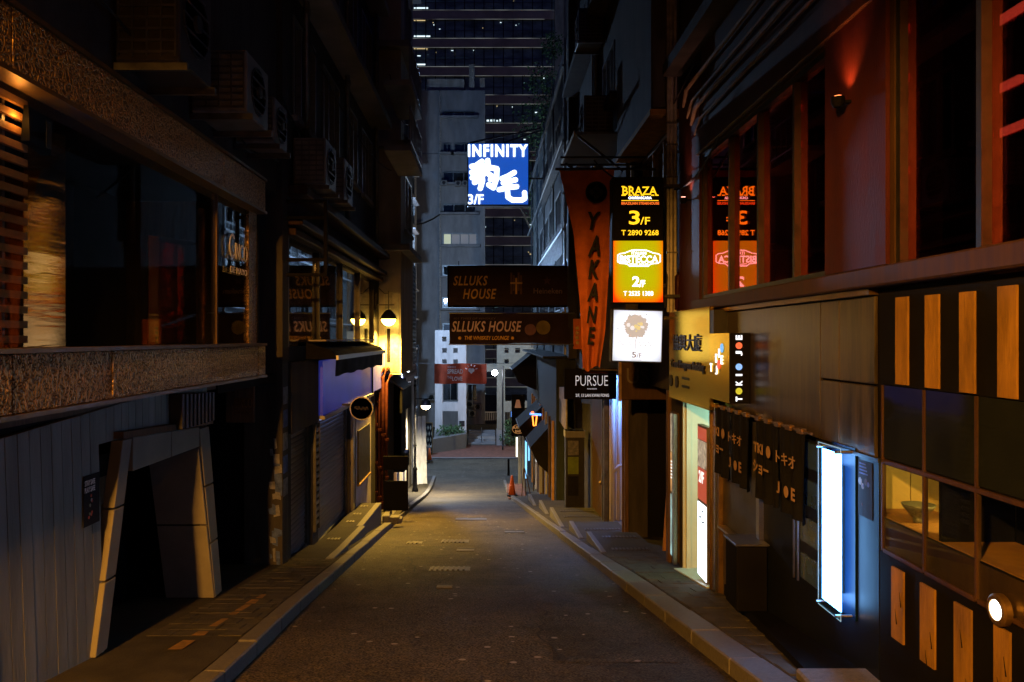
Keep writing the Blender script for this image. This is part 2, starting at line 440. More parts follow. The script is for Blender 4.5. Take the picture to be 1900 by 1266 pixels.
pav_l = strip('pavement_left', M['paving'], lambda y: -3.75, lambda y: kl(y) - .165, -14, 40, .115)
pav_r = strip('pavement_right', M['paving'], lambda y: kr(y) + kwr(y) + .012, lambda y: 3.6, -14, 40, .115)
kerb_l = T('kerb_left', None, None, kind='structure')
kerb_r = T('kerb_right', None, None, kind='structure')
def kerb_stone(parent, y0, y1, xa, xb, h):
    k = MB(); j = R.uniform(-.006, .006)
    k.hexa([(xa(y0), y0, zg(y0) - .1), (xb(y0), y0, zg(y0) - .1), (xb(y1), y1, zg(y1) - .1), (xa(y1), y1, zg(y1) - .1),
            (xa(y0), y0, zg(y0) + h + j), (xb(y0), y0, zg(y0) + h + j), (xb(y1), y1, zg(y1) + h + j), (xa(y1), y1, zg(y1) + h + j)])
    k.out('kerb_stone', M['kerb'], parent, bev=.012)
y = -6.0
while y < 39.5:
    n = .95 + R.uniform(-.1, .15)
    kerb_stone(kerb_l, y, y + n - .008, lambda t: kl(t) - .16, kl, .125); y += n
y = -6.0
while y < 37.5:
    n = .95 + R.uniform(-.1, .15)
    kerb_stone(kerb_r, y, y + n - .008, kr, lambda t: kr(t) + kwr(t), .125); y += n
# cross kerb where the right-hand pavement steps up beside the camera
B(kerb_r, 'kerb_stone', M['kerb'], (kr(5.1) + .27, 3.4, 5.06, 5.36, zg(5.3) - .1, zg(5.3) + .175), bev=.015)
# pavers one can tell apart
def pavers(parent, y0, y1, xa, xb, dl, dw, h):
    y = y0; r = 0
    while y < y1:
        x = xa(y) + (.5 * dw if r % 2 else 0); b = xb(y)
        if r % 2: cells = [(xa(y), x)]
        else: cells = []
        while x < b - .04:
            cells.append((x, min(x + dw, b))); x += dw
        for a, c in cells:
            j = R.uniform(-.004, .005)
            k = MB(); z0, z1 = zg(y) + h + j, zg(y + dl) + h + j
            k.hexa([(a + .004, y + .004, z0 - .05), (c - .004, y + .004, z0 - .05), (c - .004, y + dl - .004, z1 - .05), (a + .004, y + dl - .004, z1 - .05),
                    (a + .004, y + .004, z0), (c - .004, y + .004, z0), (c - .004, y + dl - .004, z1), (a + .004, y + dl - .004, z1)])
            k.out('paver', M['paver'], parent)
        y += dl; r += 1
pavers(pav_r, 5.40, 12.2, lambda y: kr(y) + kwr(y) + .014, lambda y: min(2.50, 2.13 + .13 * (y - 5.4)), .30, .22, .122)
pavers(pav_l, 6.6, 12.4, lambda y: -2.86, lambda y: kl(y) - .17, .24, .20, .120)
# level platforms built against the slope, each with a wedge of kerb along the road
def platform(parent, y0, y1, x0, x1, r0, r1, grates=(), side=-1):
    z0, z1 = zg(y0) + .12 + r0, zg(y1) + .12 + r1
    k = MB(); k.hexa([(x0, y0, zg(y0) - .1), (x1, y0, zg(y0) - .1), (x1, y1, zg(y1) - .1), (x0, y1, zg(y1) - .1), (x0, y0, z0), (x1, y0, z0), (x1, y1, z1), (x0, y1, z1)])
    o = k.out('platform', M['paving'], parent)
    xe, xi = (x1, x1 + .13) if side < 0 else (x0 - .09, x0)
    k = MB(); k.hexa([(xe + .002, y0, zg(y0)), (xi, y0, zg(y0)), (xi, y1, zg(y1)), (xe + .002, y1, zg(y1)), (xe + .002, y0, z0 + .012), (xi, y0, z0 + .012), (xi, y1, z1 + .012), (xe + .002, y1, z1 + .012)])
    k.out('edging', M['kerb'], o, bev=.008)
    for g in grates:
        zz = lambda t: z0 + (z1 - z0) * (t - y0) / (y1 - y0)
        k = MB(); x = x0 + .12
        while x < x1 - .1:
            k.hexa([(x, g, zz(g)), (x + .035, g, zz(g)), (x + .035, g + .17, zz(g + .17)), (x, g + .17, zz(g + .17)), (x, g, zz(g) + .012), (x + .035, g, zz(g) + .012), (x + .035, g + .17, zz(g + .17) + .012), (x, g + .17, zz(g + .17) + .012)]); x += .06
        k.out('drain_grating', M['iron'], o)
platform(pav_l, 11.55, 12.75, -2.92, kl(12.2) - .33, .0, .07)
platform(pav_l, 12.95, 15.0, -2.92, kl(14) - .36, .01, .17, (13.6,))
platform(pav_l, 15.02, 17.6, -2.92, kl(16.5) - .34, .17, .46, (15.4, 16.2, 17.1))
platform(pav_l, 18.2, 20.0, -2.92, kl(19) - .33, .0, .16)
platform(pav_l, 20.3, 22.1, -2.34, kl(21) - .30, .0, .14)
platform(pav_l, 22.4, 24.2, -3.4, kl(23) - .30, .0, .14)
platform(pav_r, 12.3, 14.2, kr(13.2) + .33, 2.6, .0, .14, (12.5, 13.6), 1)
platform(pav_r, 14.5, 16.3, kr(15.4) + .31, 2.6, .0, .16, (15.3,), 1)
platform(pav_r, 16.8, 19.8, kr(18.3) + .29, 2.6, .0, .22, (18.2, 19.1), 1)
platform(pav_r, 20.6, 23.5, kr(22) + .4, 2.3, .0, .20, (), 1)
platform(pav_r, 24.2, 27.5, kr(26) + .45, 2.3, .0, .20, (), 1)
# brick apron across the junction, with a pale kerb line
B(None, 'brick_apron', M['redbrick'], (-14, 14, 47.2, 52.6, -7.3, zg(50) + .05))['kind'] = 'structure'
ak = T('kerb_far', None, None, kind='structure')
for i in range(20): B(ak, 'kerb_stone', M['kerb'], (-10 + i + .006, -9 + i - .006, 46.95, 47.18, -7.3, zg(50) + .07), bev=.01)
road_o = bpy.data.objects['road']                                     # relaid patches and tar seams
for i, (x0, x1, y0, y1) in enumerate(((-.35, 1.25, 9.9, 13.2), (-1.7, -.6, 12.6, 14.3), (-1.2, .3, 16.2, 19.5), (.2, 1.0, 20.5, 26), (-2.1, -.9, 21, 27.5), (.5, 1.55, 6.2, 8.8))):
    k = MB(); n = 8
    for j in range(n + 1):
        y = y0 + (y1 - y0) * j / n
        k.v += [(x0 + R.uniform(-.02, .02), y, zg(y) + .004), (x1 + R.uniform(-.02, .02), y, zg(y) + .004)]
    k.f = [(2 * j, 2 * j + 1, 2 * j + 3, 2 * j + 2) for j in range(n)]
    c = R.choice([.040, .046, .054]); k.out('asphalt_patch', asphalt('asphalt_patch_%d' % i, c / .05, 1.3), road_o, recalc=False)
for i in range(9):
    x, y = R.uniform(-1.4, 1.2), R.uniform(6, 20); k = MB(); n = 14; a = R.uniform(-.6, .6); w = R.uniform(.006, .014); px_ = []
    for j in range(n + 1): px_.append((x, y)); x += R.uniform(-.06, .06) + .05 * a; y += .13
    for (a_, b_) in px_: ww = w * R.uniform(.3, 1.2); k.v += [(a_ - ww, b_, zg(b_) + .006), (a_ + ww, b_, zg(b_) + .006)]
    k.f = [(2 * j, 2 * j + 1, 2 * j + 3, 2 * j + 2) for j in range(n)]; k.out('tar_seam', M['rubber'], road_o, recalc=False)
k = MB()
for i in range(46):
    y = R.uniform(5.8, 22); side = R.random() < .6; x = (kl(y) + abs(R.gauss(0, .15))) if side else R.uniform(-1.5, 1.5); z = zg(y) + .007; s = R.uniform(.008, .028); a = R.random() * 3
    c_, s_ = math.cos(a) * s, math.sin(a) * s; k.add([(x - c_, y - s_, z), (x + s_ * .6, y - c_ * .6, z + .004), (x + c_, y + s_, z), (x - s_ * .6, y + c_ * .6, z + .006)], [(0, 1, 2, 3)])
tag(k.out('litter', M['paper'], recalc=False), 'scraps of paper and cigarette ends scattered along the road', 'litter', kind='stuff')
# iron covers in the carriageway
def cover(x0, x1, yc, d, label, slots):
    t = T('manhole_cover', label, 'manhole cover', ((x0 + x1) / 2, yc, zg(yc)), 'iron covers set in the road')
    y0, y1 = yc - d / 2, yc + d / 2
    def slab(a, b, p, q, h0, h1, nm, m, par):
        k = MB(); k.hexa([(a, p, zg(p) + h0), (b, p, zg(p) + h0), (b, q, zg(q) + h0), (a, q, zg(q) + h0), (a, p, zg(p) + h1), (b, p, zg(p) + h1), (b, q, zg(q) + h1), (a, q, zg(q) + h1)])
        return k.out(nm, m, par)
    slab(x0, x1, y0, y1, -.02, .006, 'plate', M['iron'], t)
    n = int((x1 - x0) / .075)
    if slots:
        for i in range(n):
            a = x0 + .03 + i * (x1 - x0 - .06) / n
            slab(a, a + .03, y0 + .03, y1 - .03, .006, .018, 'rib', M['iron'], t)
    else:
        slab(x0, x1, y0, y0 + .04, .006, .014, 'rim', M['oldsteel'], t); slab(x0, x1, y1 - .04, y1, .006, .014, 'rim', M['oldsteel'], t)
cover(-.87, -.29, 11.38, .42, 'large ribbed drain cover in the middle of the road', True)
cover(-.93, -.41, 15.1, .55, 'ribbed drain cover further down the road behind the largest one', True)
cover(-1.56, -1.27, 14.85, .4, 'small drain cover beside the kerb near the level platforms', True)
cover(-.66, -.47, 9.78, .16, 'smallest and nearest cover in the road, a bare metal plate', False)
cover(-.58, -.28, 13.7, .4, 'plain flat cover between the two ribbed drain covers', False)
cover(.3, .72, 17.0, .5, 'plain dark cover in the road near the wedges of kerb', False)
cover(-.9, -.1, 20.5, .7, 'wide plain cover down the road before it flattens', False)
k = MB()                                                              # worn yellow line along the kerb
y = 6.1
while y < 8.4:
    n = R.uniform(.12, .35); w = R.uniform(.03, .055); x = -2.42
    k.add([(x - w, y, zg(y) + .126), (x + w, y, zg(y) + .126), (x + w * R.uniform(.4, 1), y + n, zg(y + n) + .126), (x - w, y + n, zg(y + n) + .126)], [(0, 1, 2, 3)]); y += n + (R.uniform(.02, .2))
k.out('painted_line', mat('worn_yellow_paint', (.36, .20, .05), .7, col2=(.10, .07, .03), scale=14), pav_l)
# ================================================================ LEFT SIDE
def lantern(root, c, r, col, glow, power, spot=2.5, blend=.7, kind='SPOT'):
    x, y, z = c
    k = MB(); k.lathe([(.03, r * 1.25), (.06, r * 1.2), (r * .55, r * .95), (r * .95, r * .45), (r * 1.06, r * .05), (r * 1.06, -.01), (r * .98, 0)], c, 20)
    k.out('cap', M['darkmetal'], root, smooth=True)
    k = MB(); k.lathe([(r * .97, -.005), (r * .9, -r * .35), (r * .66, -r * .7), (r * .3, -r * .9), (.01, -r * .95)], c, 20)
    k.out('bowl', em('lamp_bowl_%.2f_%.2f' % (y, z), col, glow, lamp=True), root, smooth=True)
    l = bpy.data.lights.new('lamp_light', kind); l.energy = power; l.color = col; l.shadow_soft_size = r * .8
    if kind == 'SPOT': l.spot_size = spot; l.spot_blend = blend
    o = bpy.data.objects.new('lamp_light', l); COL.objects.link(o); o.parent = root
    o.location = Vector((x, y, z - r * 1.05)) - worldloc(root)
    return o

def ac_unit(name, label, x0, x1, y0, y1, z0, z1, m, fan_x=None, fan_y=None, group='air conditioner units'):
    t = T(name, label, 'air conditioner', ((x0 + x1) / 2, (y0 + y1) / 2, z0), group)
    B(t, 'casing', m, (x0, x1, y0, y1, z0, z1), bev=.015)
    if fan_x is not None:            # fan grille on the street side
        s = 1 if fan_x > 0 else -1; xx = x1 if s > 0 else x0
        r = min(y1 - y0, z1 - z0) * .40; cy, cz = (y0 + y1) / 2, (z0 + z1) / 2
        k = MB(); k.lathe([(r, 0), (r, s * .012), (r * .93, s * .012), (r * .93, .0)], (xx, cy, cz), 20, 'x'); g = k.out('fan_grille', M['darkmetal'], t)
        k = MB(); k.lathe([(r * .25, 0), (r * .25, s * .03), (.01, s * .03)], (xx, cy, cz), 12, 'x'); k.out('hub', M['acdark'], g)
        k = MB()
        for i in range(5):
            zz = cz - r * .8 + i * r * .4; w = math.sqrt(max(.001, r * r - (zz - cz) ** 2))
            k.box(xx, xx + s * .016, cy - w, cy + w, zz - .006, zz + .006)
        k.out('grille_bars', M['oldsteel'], g)
    if fan_y is not None:            # louvred end facing up the street
        k = MB(); n = 9
        for i in range(n):
            zz = z0 + (z1 - z0) * (i + .7) / (n + .4); k.box(x0 + .03, x1 - .03, y0 - .012, y0 + .002, zz, zz + .02)
        for i in range(5):
            xx = x0 + .03 + (x1 - x0 - .06) * i / 4; k.box(xx - .006, xx + .006, y0 - .016, y0 + .002, z0 + .04, z1 - .03)
        k.out('coil_guard', M['oldsteel'], t)
    B(t, 'bracket', M['oldsteel'], (x0 - .02, x1 + .05, y0 + .02, y0 + .06, z0 - .06, z0 - .002))
    B(t, 'bracket', M['oldsteel'], (x0 - .02, x1 + .05, y1 - .06, y1 - .02, z0 - .06, z0 - .002))
    return t

def windows(root, rects, box, frame=M['framegrey'], pane=M['glassdark'], fw=.05, depth=.12, sill=True, split=2):
    for (s0, s1, z0, z1) in rects:
        k = MB()
        for q in ring(s0, s1, z0, z1, fw): k.box(*box(*q, -depth, .02))
        for i in range(1, split):
            m = s0 + (s1 - s0) * i / split; k.box(*box(m - fw / 2, m + fw / 2, z0 + fw, z1 - fw, -depth, .01))
        w = k.out('window', frame, root)
        for i in range(split):
            a = s0 + fw + (s1 - s0 - fw) * i / split; b = s0 + (s1 - s0 - fw) * (i + 1) / split
            B(w, 'pane', pane, box(a + .001, b - .001, z0 + fw + .001, z1 - fw - .001, -depth + .03, -depth + .045))
        if sill: B(w, 'sill', M['greywall'], box(s0 - .06, s1 + .06, z0 - .09, z0 - .003, -.02, .09))

# ---- the bar on the corner with the long window
G1 = hammered('hammered_bronze', (.36, .22, .085), 24, .42, .75)
bar = T('bar_building', 'bar with hammered bronze bands framing a long dark window', 'building', (-2.93, 6, zg(6)))
YE = 9.95
B(bar, 'upper_wall', M['darkwall'], L(-4, 10.9, 1.97, 16, -.6, 0))
B(bar, 'floor_ledge', M['darkwall'], L(-4, 10.9, 2.62, 2.74, 0.002, .16))
B(bar, 'floor_ledge', M['darkwall'], L(-4, 10.9, 5.3, 5.5, 0.002, .3))
for z0, z1 in ((1.588, 1.955), (-.45, -.093)):
    y = -4.0
    while y < YE - .1:
        y1 = min(y + 1.24, YE); B(bar, 'hammered_panel', G1, L(y + .002, y1 - .002, z0, z1, -.02, .12 + R.uniform(-.003, .003)), bev=.006); y = y1
B(bar, 'hammered_jamb', G1, L(9.62, YE, -.093, 1.583, -.02, .012))
for z in (1.55, 1.957, -.09, -.482):
    B(bar, 'trim', M['goldtrim'], L(-4, YE + .01, z, z + .03, -.02, .14))
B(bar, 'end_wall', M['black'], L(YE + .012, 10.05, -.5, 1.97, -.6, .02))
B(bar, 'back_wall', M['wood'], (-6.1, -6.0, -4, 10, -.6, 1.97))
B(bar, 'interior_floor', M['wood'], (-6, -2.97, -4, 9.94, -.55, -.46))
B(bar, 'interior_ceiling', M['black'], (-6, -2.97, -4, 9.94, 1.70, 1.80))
B(bar, 'interior_end_wall', M['wood'], (-6, -3.54, 9.84, 9.94, -.45, 1.69))
gl = B(bar, 'window_pane', M['pane'], L(2.0, 9.6, -.06, 1.55, -.02, -.012))
for y in (8.55,): B(bar, 'mullion', M['wood'], L(y - .02, y + .02, -.06, 1.55, -.06, .0))
for i in range(17):
    z = -.03 + i * .0955; B(bar, 'slat', M['slatwood'], (-3.05, -3.02, 3.7, 5.2, z, z + .047))
for y in (4.35, 4.98): B(bar, 'slat_post', M['oldsteel'], (-3.09, -3.055, y, y + .03, -.06, 1.55))
k = MB(); a = rad(-7.5); c0 = Vector((-3.10, 5.53, 0)); d = Vector((.141, .990, 0)) * .21; n = Vector((.01, 0, 0))
k.prism([c0 - d + Vector((0, 0, -.06)), c0 + d + Vector((0, 0, -.06)), c0 + d + Vector((0, 0, 1.45)), c0 - d + Vector((0, 0, 1.45))], n)
k.out('gold_panel', M['gold'], bar)
for (p, q) in (((-3.66, 8.50), (-3.49, 8.84)), ((-3.488, 8.845), (-3.28, 9.20))):
    k = MB(); k.prism([(p[0], p[1], -.06), (q[0], q[1], -.06), (q[0], q[1], 1.1), (p[0], p[1], 1.1)], (.012, 0, 0)); k.out('folded_gold_panel', M['gold'], bar)
B(bar, 'gold_panel', M['gold'], (-3.22, -3.20, 8.72, 9.58, -.06, 1.5))
lettering(bar, 'C', M['whiteprint'], (-2.905, 8.86, .90), YL_, ZU, .17, .28, bold=-.01)
lettering(bar, 'INCO', M['whiteprint'], (-2.905, 9.06, .90), YL_, ZU, .45, .19, bold=-.01)
lettering(bar, 'DE MAYO', M['whiteprint'], (-2.905, 8.90, .74), YL_, ZU, .6, .07)
t = T('window_speaker', 'small tilted black speaker box inside the bar window beside the slats', 'lamp', (-2.99, 5.3, 1.2))
k = MB(); k.hexa([(-3.02, 5.12, 1.27), (-2.96, 5.12, 1.27), (-2.96, 5.36, 1.23), (-3.02, 5.36, 1.23), (-3.0, 5.12, 1.50), (-2.97, 5.12, 1.50), (-2.97, 5.40, 1.47), (-3.0, 5.40, 1.47)])
k.out('cabinet', M['black'], t); B(t, 'bezel', M['oldsteel'], (-2.958, -2.953, 5.30, 5.36, 1.27, 1.45))
l = bpy.data.lights.new('slat_fill_light', 'POINT'); l.energy = 2.2; l.color = (1, .36, .06); l.shadow_soft_size = .03  # added fill light that warms the slats; the speaker box gives none
o = bpy.data.objects.new('slat_fill_light', l); COL.objects.link(o); o.parent = t; o.location = Vector((-2.985, 5.05, 1.40)) - worldloc(t)
# white boarded lower front with its slanting doorway
B(bar, 'lower_backing', M['black'], (-3.35, -3.02, -4, 5.86, zg(5.86) - .2, -.485))
y = 2.4; i = 0
while y < 8.25:
    w = .128
    yt, yb = y, y + .10
    top = lambda t: -.87 + .055 * t
    if not (5.86 < y < 8.22):
        zt0, zt1 = min(-.49, top(yt)), min(-.49, top(yt + w)); zb = zg(y + .3) + .05; j = R.uniform(0, .003)
        k = MB(); k.hexa([(-3.02, yb + .004, zb), (-2.95 + j, yb + .004, zb), (-2.95 + j, yb + w - .003, zb), (-3.02, yb + w - .003, zb),
                          (-3.02, yt + .004, zt0), (-2.95 + j, yt + .004, zt0), (-2.95 + j, yt + w - .003, zt1), (-3.02, yt + w - .003, zt1)])
        k.out('plank', M['woodwhite'], bar)
    else:
        zt0, zt1 = min(-.49, top(yt)), min(-.49, top(yt + w))
        k = MB(); k.hexa([(-3.02, yt + .004, -.80), (-2.95, yt + .004, -.80), (-2.95, yt + w - .003, -.80), (-3.02, yt + w - .003, -.80),
                          (-3.02, yt + .004, zt0), (-2.95, yt + .004, zt0), (-2.95, yt + w - .003, zt1), (-3.02, yt + w - .003, zt1)])
        k.out('plank', M['woodwhite'], bar)
    y += w
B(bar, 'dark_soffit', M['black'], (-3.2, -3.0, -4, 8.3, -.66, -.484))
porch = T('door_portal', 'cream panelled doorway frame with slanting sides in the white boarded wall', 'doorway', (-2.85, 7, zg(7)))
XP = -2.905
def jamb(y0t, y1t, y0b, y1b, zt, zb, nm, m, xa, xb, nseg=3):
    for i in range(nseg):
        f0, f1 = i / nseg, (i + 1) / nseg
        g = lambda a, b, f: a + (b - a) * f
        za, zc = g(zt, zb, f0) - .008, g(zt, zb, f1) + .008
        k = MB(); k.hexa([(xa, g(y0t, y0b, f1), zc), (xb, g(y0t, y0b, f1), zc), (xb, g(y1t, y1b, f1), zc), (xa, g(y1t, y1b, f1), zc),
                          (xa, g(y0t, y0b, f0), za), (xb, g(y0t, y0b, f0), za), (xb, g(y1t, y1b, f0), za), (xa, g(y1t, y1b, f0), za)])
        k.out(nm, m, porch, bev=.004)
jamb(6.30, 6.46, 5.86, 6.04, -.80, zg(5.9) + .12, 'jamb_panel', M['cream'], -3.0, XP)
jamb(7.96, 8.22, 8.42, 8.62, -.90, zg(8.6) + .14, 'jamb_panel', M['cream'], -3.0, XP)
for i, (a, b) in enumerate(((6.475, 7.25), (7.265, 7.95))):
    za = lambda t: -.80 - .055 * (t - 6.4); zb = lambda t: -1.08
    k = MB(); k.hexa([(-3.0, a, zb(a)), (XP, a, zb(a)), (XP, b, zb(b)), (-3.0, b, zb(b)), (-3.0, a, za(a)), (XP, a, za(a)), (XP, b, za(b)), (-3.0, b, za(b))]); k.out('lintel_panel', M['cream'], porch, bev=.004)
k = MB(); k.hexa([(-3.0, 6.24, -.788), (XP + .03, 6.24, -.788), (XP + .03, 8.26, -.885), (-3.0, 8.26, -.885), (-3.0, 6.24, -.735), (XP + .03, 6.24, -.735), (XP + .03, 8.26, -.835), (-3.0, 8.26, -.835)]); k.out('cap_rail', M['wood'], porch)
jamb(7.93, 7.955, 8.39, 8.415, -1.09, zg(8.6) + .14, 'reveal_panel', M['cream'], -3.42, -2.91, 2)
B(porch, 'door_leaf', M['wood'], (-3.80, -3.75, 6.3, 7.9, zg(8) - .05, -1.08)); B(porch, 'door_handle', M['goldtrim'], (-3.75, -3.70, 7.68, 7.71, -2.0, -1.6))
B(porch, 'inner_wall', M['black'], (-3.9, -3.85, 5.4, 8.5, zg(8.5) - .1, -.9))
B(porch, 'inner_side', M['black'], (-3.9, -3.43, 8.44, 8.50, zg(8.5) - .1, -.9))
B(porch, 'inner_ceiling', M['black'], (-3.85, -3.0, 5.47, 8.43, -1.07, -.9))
fins = T('metal_fins', 'row of dark upright metal fins standing on the doorway lintel', 'fins', (-2.8, 7.3, -.8))
for i in range(9):
    y = 7.30 + i * .10; B(fins, 'fin', M['darkmetal'], (-2.945, -2.82, y, y + .05, -.84, -.51 - .005 * i), bev=.006)
B(fins, 'top_bar', M['oldsteel'], (-2.90, -2.86, 7.3, 8.15, -.60, -.585))
t = T('safety_poster', 'small dark poster with white capitals pasted on the white boards', 'poster', (-2.93, 5.62, -1.35))
yp0, yp1 = yx(158, -2.925), yx(187, -2.925)
B(t, 'sheet', M['poster_dark'], (-2.938, -2.934, yp0, yp1, -1.37, -1.00))
for i, s in enumerate(('STAY SAFE', 'PLAY SAFE')):
    lettering(t, s, M['whiteprint'], (-2.933, yp0 + .01, -1.075 - i * .05), YL_, ZU, .15, .04, bold=.02, ext=.001)
for i in range(9):
    k = MB(); a, b = yp0 + .03 + R.random() * .09, -1.32 + R.random() * .17; k.lathe([(.012, 0), (.012, .001)], (-2.933, a, b), 8, 'x'); k.out('spot', mat('poster_spot_%d' % i, R.choice([(.4, .08, .05), (.3, .35, .4), (.1, .2, .15)]), .5), t)
# dark passage with its name board
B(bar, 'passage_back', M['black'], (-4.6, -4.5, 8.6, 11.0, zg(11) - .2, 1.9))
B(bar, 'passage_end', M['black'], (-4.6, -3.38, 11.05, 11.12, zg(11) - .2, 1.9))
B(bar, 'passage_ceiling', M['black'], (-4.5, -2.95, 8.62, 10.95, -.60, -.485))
t = T('name_board', 'dim wooden name board with gilt letters hung in the dark passage', 'sign', (-3.1, 10.2, -1.0))
xa, xb = px(418, 10.2), px(472, 10.2)
B(t, 'board', M['wood'], (xa, xb, 10.2, 10.24, pz(785, 10.2), pz(703, 10.2)), bev=.01)
lettering(t, 'CINCO', M['goldtrim'], (px(434, 10.2), 10.198, pz(757, 10.2)), XR, ZU, px(468, 10.2) - px(434, 10.2), .13)
lettering(t, 'DE MAYO', M['goldtrim'], (px(436, 10.2), 10.198, pz(768, 10.2)), XR, ZU, .21, .05)
B(t, 'hanger', M['darkmetal'], (xa + .05, xa + .07, 10.21, 10.23, pz(702, 10.2), -.49), (xb - .07, xb - .05, 10.21, 10.23, pz(702, 10.2), -.49))
pier = T('poster_pier', 'dark pier pasted with torn blue and white bills beside the passage', 'pier', (-3.0, 11.1, zg(11.1)))
B(pier, 'shaft', M['darkwall'], (-3.4, px(524, 11.0), 11.0, 11.32, zg(11.3), 14))
for i in range(22):
    a = -3.07 + R.random() * .12; w = R.uniform(.04, .12); z = pz(1050, 11) + R.random() * (pz(820, 11) - pz(1050, 11)) * .97; h = R.uniform(.05, .2)
    k = MB(); e = [R.uniform(-.02, .02) for _ in range(8)]; yq = 10.998 - .0006 * i; w = min(w, -2.872 - a)
    k.prism([(a + abs(e[0]), yq, z + e[1]), (a + w, yq, z + e[2]), (a + w - abs(e[3]), yq, z + h + e[4]), (a, yq, z + h + e[5])], (0, -.0004, 0))
    k.out('torn_bill', M['paper'] if R.random() < .5 else M['bluepaper'], pier)
for i in range(5):
    z = -2.2 + i * .32; B(pier, 'bill', M['bluepaper'] if i % 2 else M['paper'], (px(524, 11) + .001, px(524, 11) + .003, 11.03, 11.28, z, z + .24))
# cable and condensers above the bar
k = MB(); pts = []
for i in range(26):
    y = 3.2 + i * .29; pts.append((-2.78, y, 2.47 - .16 * math.sin(i / 25 * math.pi * 3.0) ** 2 - .02 * i * .3))
k.tube(pts, .012, 5); tag(k.out('wall_cable', M['cable'], base=(-2.78, 6, 2.3)), 'thin cable drooping along the wall above the hammered band', 'cable')
AC = 'condenser units over the bar'
ac_unit('condenser_unit', 'large grimy condenser nearest the camera above the hammered band', -2.90, -2.40, 6.15, 6.85, 2.14, 2.98, M['acdark'], 1, 1, AC)
ac_unit('condenser_unit', 'condenser with a wire guard, second along above the hammered band', -2.90, -2.36, 7.72, 8.46, 2.19, 2.80, M['acwhite'], 1, 1, AC)
ac_unit('condenser_unit', 'small condenser near the end of the hammered band', -2.90, -2.45, 9.05, 9.60, 2.22, 2.75, M['acwhite'], 1, 1, AC)
ac_unit('condenser_unit', 'condenser with a round fan above the empty black sign frame', -2.90, -2.42, 11.7, 12.5, 2.26, 2.95, M['acwhite'], 1, 1, AC)
ac_unit('condenser_unit', 'condenser with a round fan past the empty black sign frame', -2.90, -2.42, 13.2, 14.0, 2.30, 3.0, M['acwhite'], 1, 1, AC)
ac_unit('condenser_unit', 'dark condenser high on the wall in the top corner of the street', -2.90, -2.45, 7.0, 7.8, 4.2, 4.9, M['acdark'], 1, 1, AC)

# ---- shuttered shop with the blue fascia
shop = T('shuttered_shop', 'shuttered shop with blue fascia, glazed first floor and brown cornice', 'building', (-2.93, 15, zg(15)))
GH = [(11.5, 20.0, -.12, 1.46), (11.7, 13.1, zg(13.1) + .1, -1.42), (13.55, 16.6, zg(16.6), -1.40)]
up = []
for fz in (3.3, 6.0, 8.8, 11.4):
    for y in (11.8, 13.9, 16.0, 18.1): up.append((y, y + 1.5, fz, fz + 1.5))
k = MB()
for q in wall_boxes(11.33, 20.9, zg(20.9) - .2, 14.5, GH + up): k.box(*L(*q, -.35, 0))
k.out('wall', M['darkwall'], shop)
windows(shop, up, L, split=3)
for z, dd in ((1.47, .16), (1.62, .26), (2.05, .32)):
    B(shop, 'cornice', M['brownwall'], L(11.34, 20.6, z, z + .13 if z > 2 else z + .10, .002, dd), bev=.01)
for z, dd in ((5.15, .5), (7.9, .45), (10.6, .4)):
    B(shop, 'canopy_slab', M['greywall'], L(11.4, 19.6, z, z + .16, .002, dd), bev=.01)
for i, y in enumerate((11.5, 13.6, 15.7, 17.8, 19.95)):
    B(shop, 'mullion', M['darkmetal'] if i % 3 else M['oldsteel'], L(y, y + .06, -.12, 1.46, -.10, .01))
for i, y in enumerate((11.5, 13.6, 15.7, 17.8)):
    B(shop, 'pane', M['mirrorpane'], L(y + .062, y + 2.095, -.118, 1.458, -.06, -.05))
B(shop, 'interior_back', M['beigewall'], (-4.2, -4.1, 11.5, 20.2, -.6, 1.9))
for i, y in enumerate((12.6, 13.7, 15.2, 16.9, 18.2)):
    B(shop, 'blind', M['paleplaster'] if i % 2 else M['wood'], (-3.42, -3.40, y, y + .75, -.1, 1.4 - .25 * (i % 3)))
B(shop, 'interior_floor', M['wood'], (-4.1, -3.29, 11.5, 20.2, -.3, -.2)); B(shop, 'interior_ceiling', M['black'], (-4.1, -3.29, 11.5, 20.2, 1.56, 1.62))
B(shop, 'fascia_panel', M['darkwall'], L(11.5, 13.3, -1.38, -.35, .002, .06))
sign = T('blue_fascia_sign', 'blue backlit fascia panel over the roller shutters', 'sign', (-2.9, 16, -1.3))
B(sign, 'panel', em('blue_fascia', (.055, .075, .60), .17, (.01, .01, .08), .35, 1.2, True), L(13.45, 19.0, -1.30, -.38, .004, .10))
B(sign, 'edge_strip', M['steel'], L(13.4, 19.05, -1.37, -1.305, .004, .14))
B(sign, 'end_panel', em('pale_fascia', (.26, .27, .85), .30, (.12, .12, .25), .2), L(19.06, 21.0, -1.28, -.30, .004, .12))
B(sign, 'mitre', M['black'], L(19.0, 19.055, -1.30, -.30, .004, .13))
led = B(sign, 'led_strip', em('blue_led', (.30, .42, 1.0), 2.2), L(13.5, 18.9, -1.385, -1.375, .03, .06))
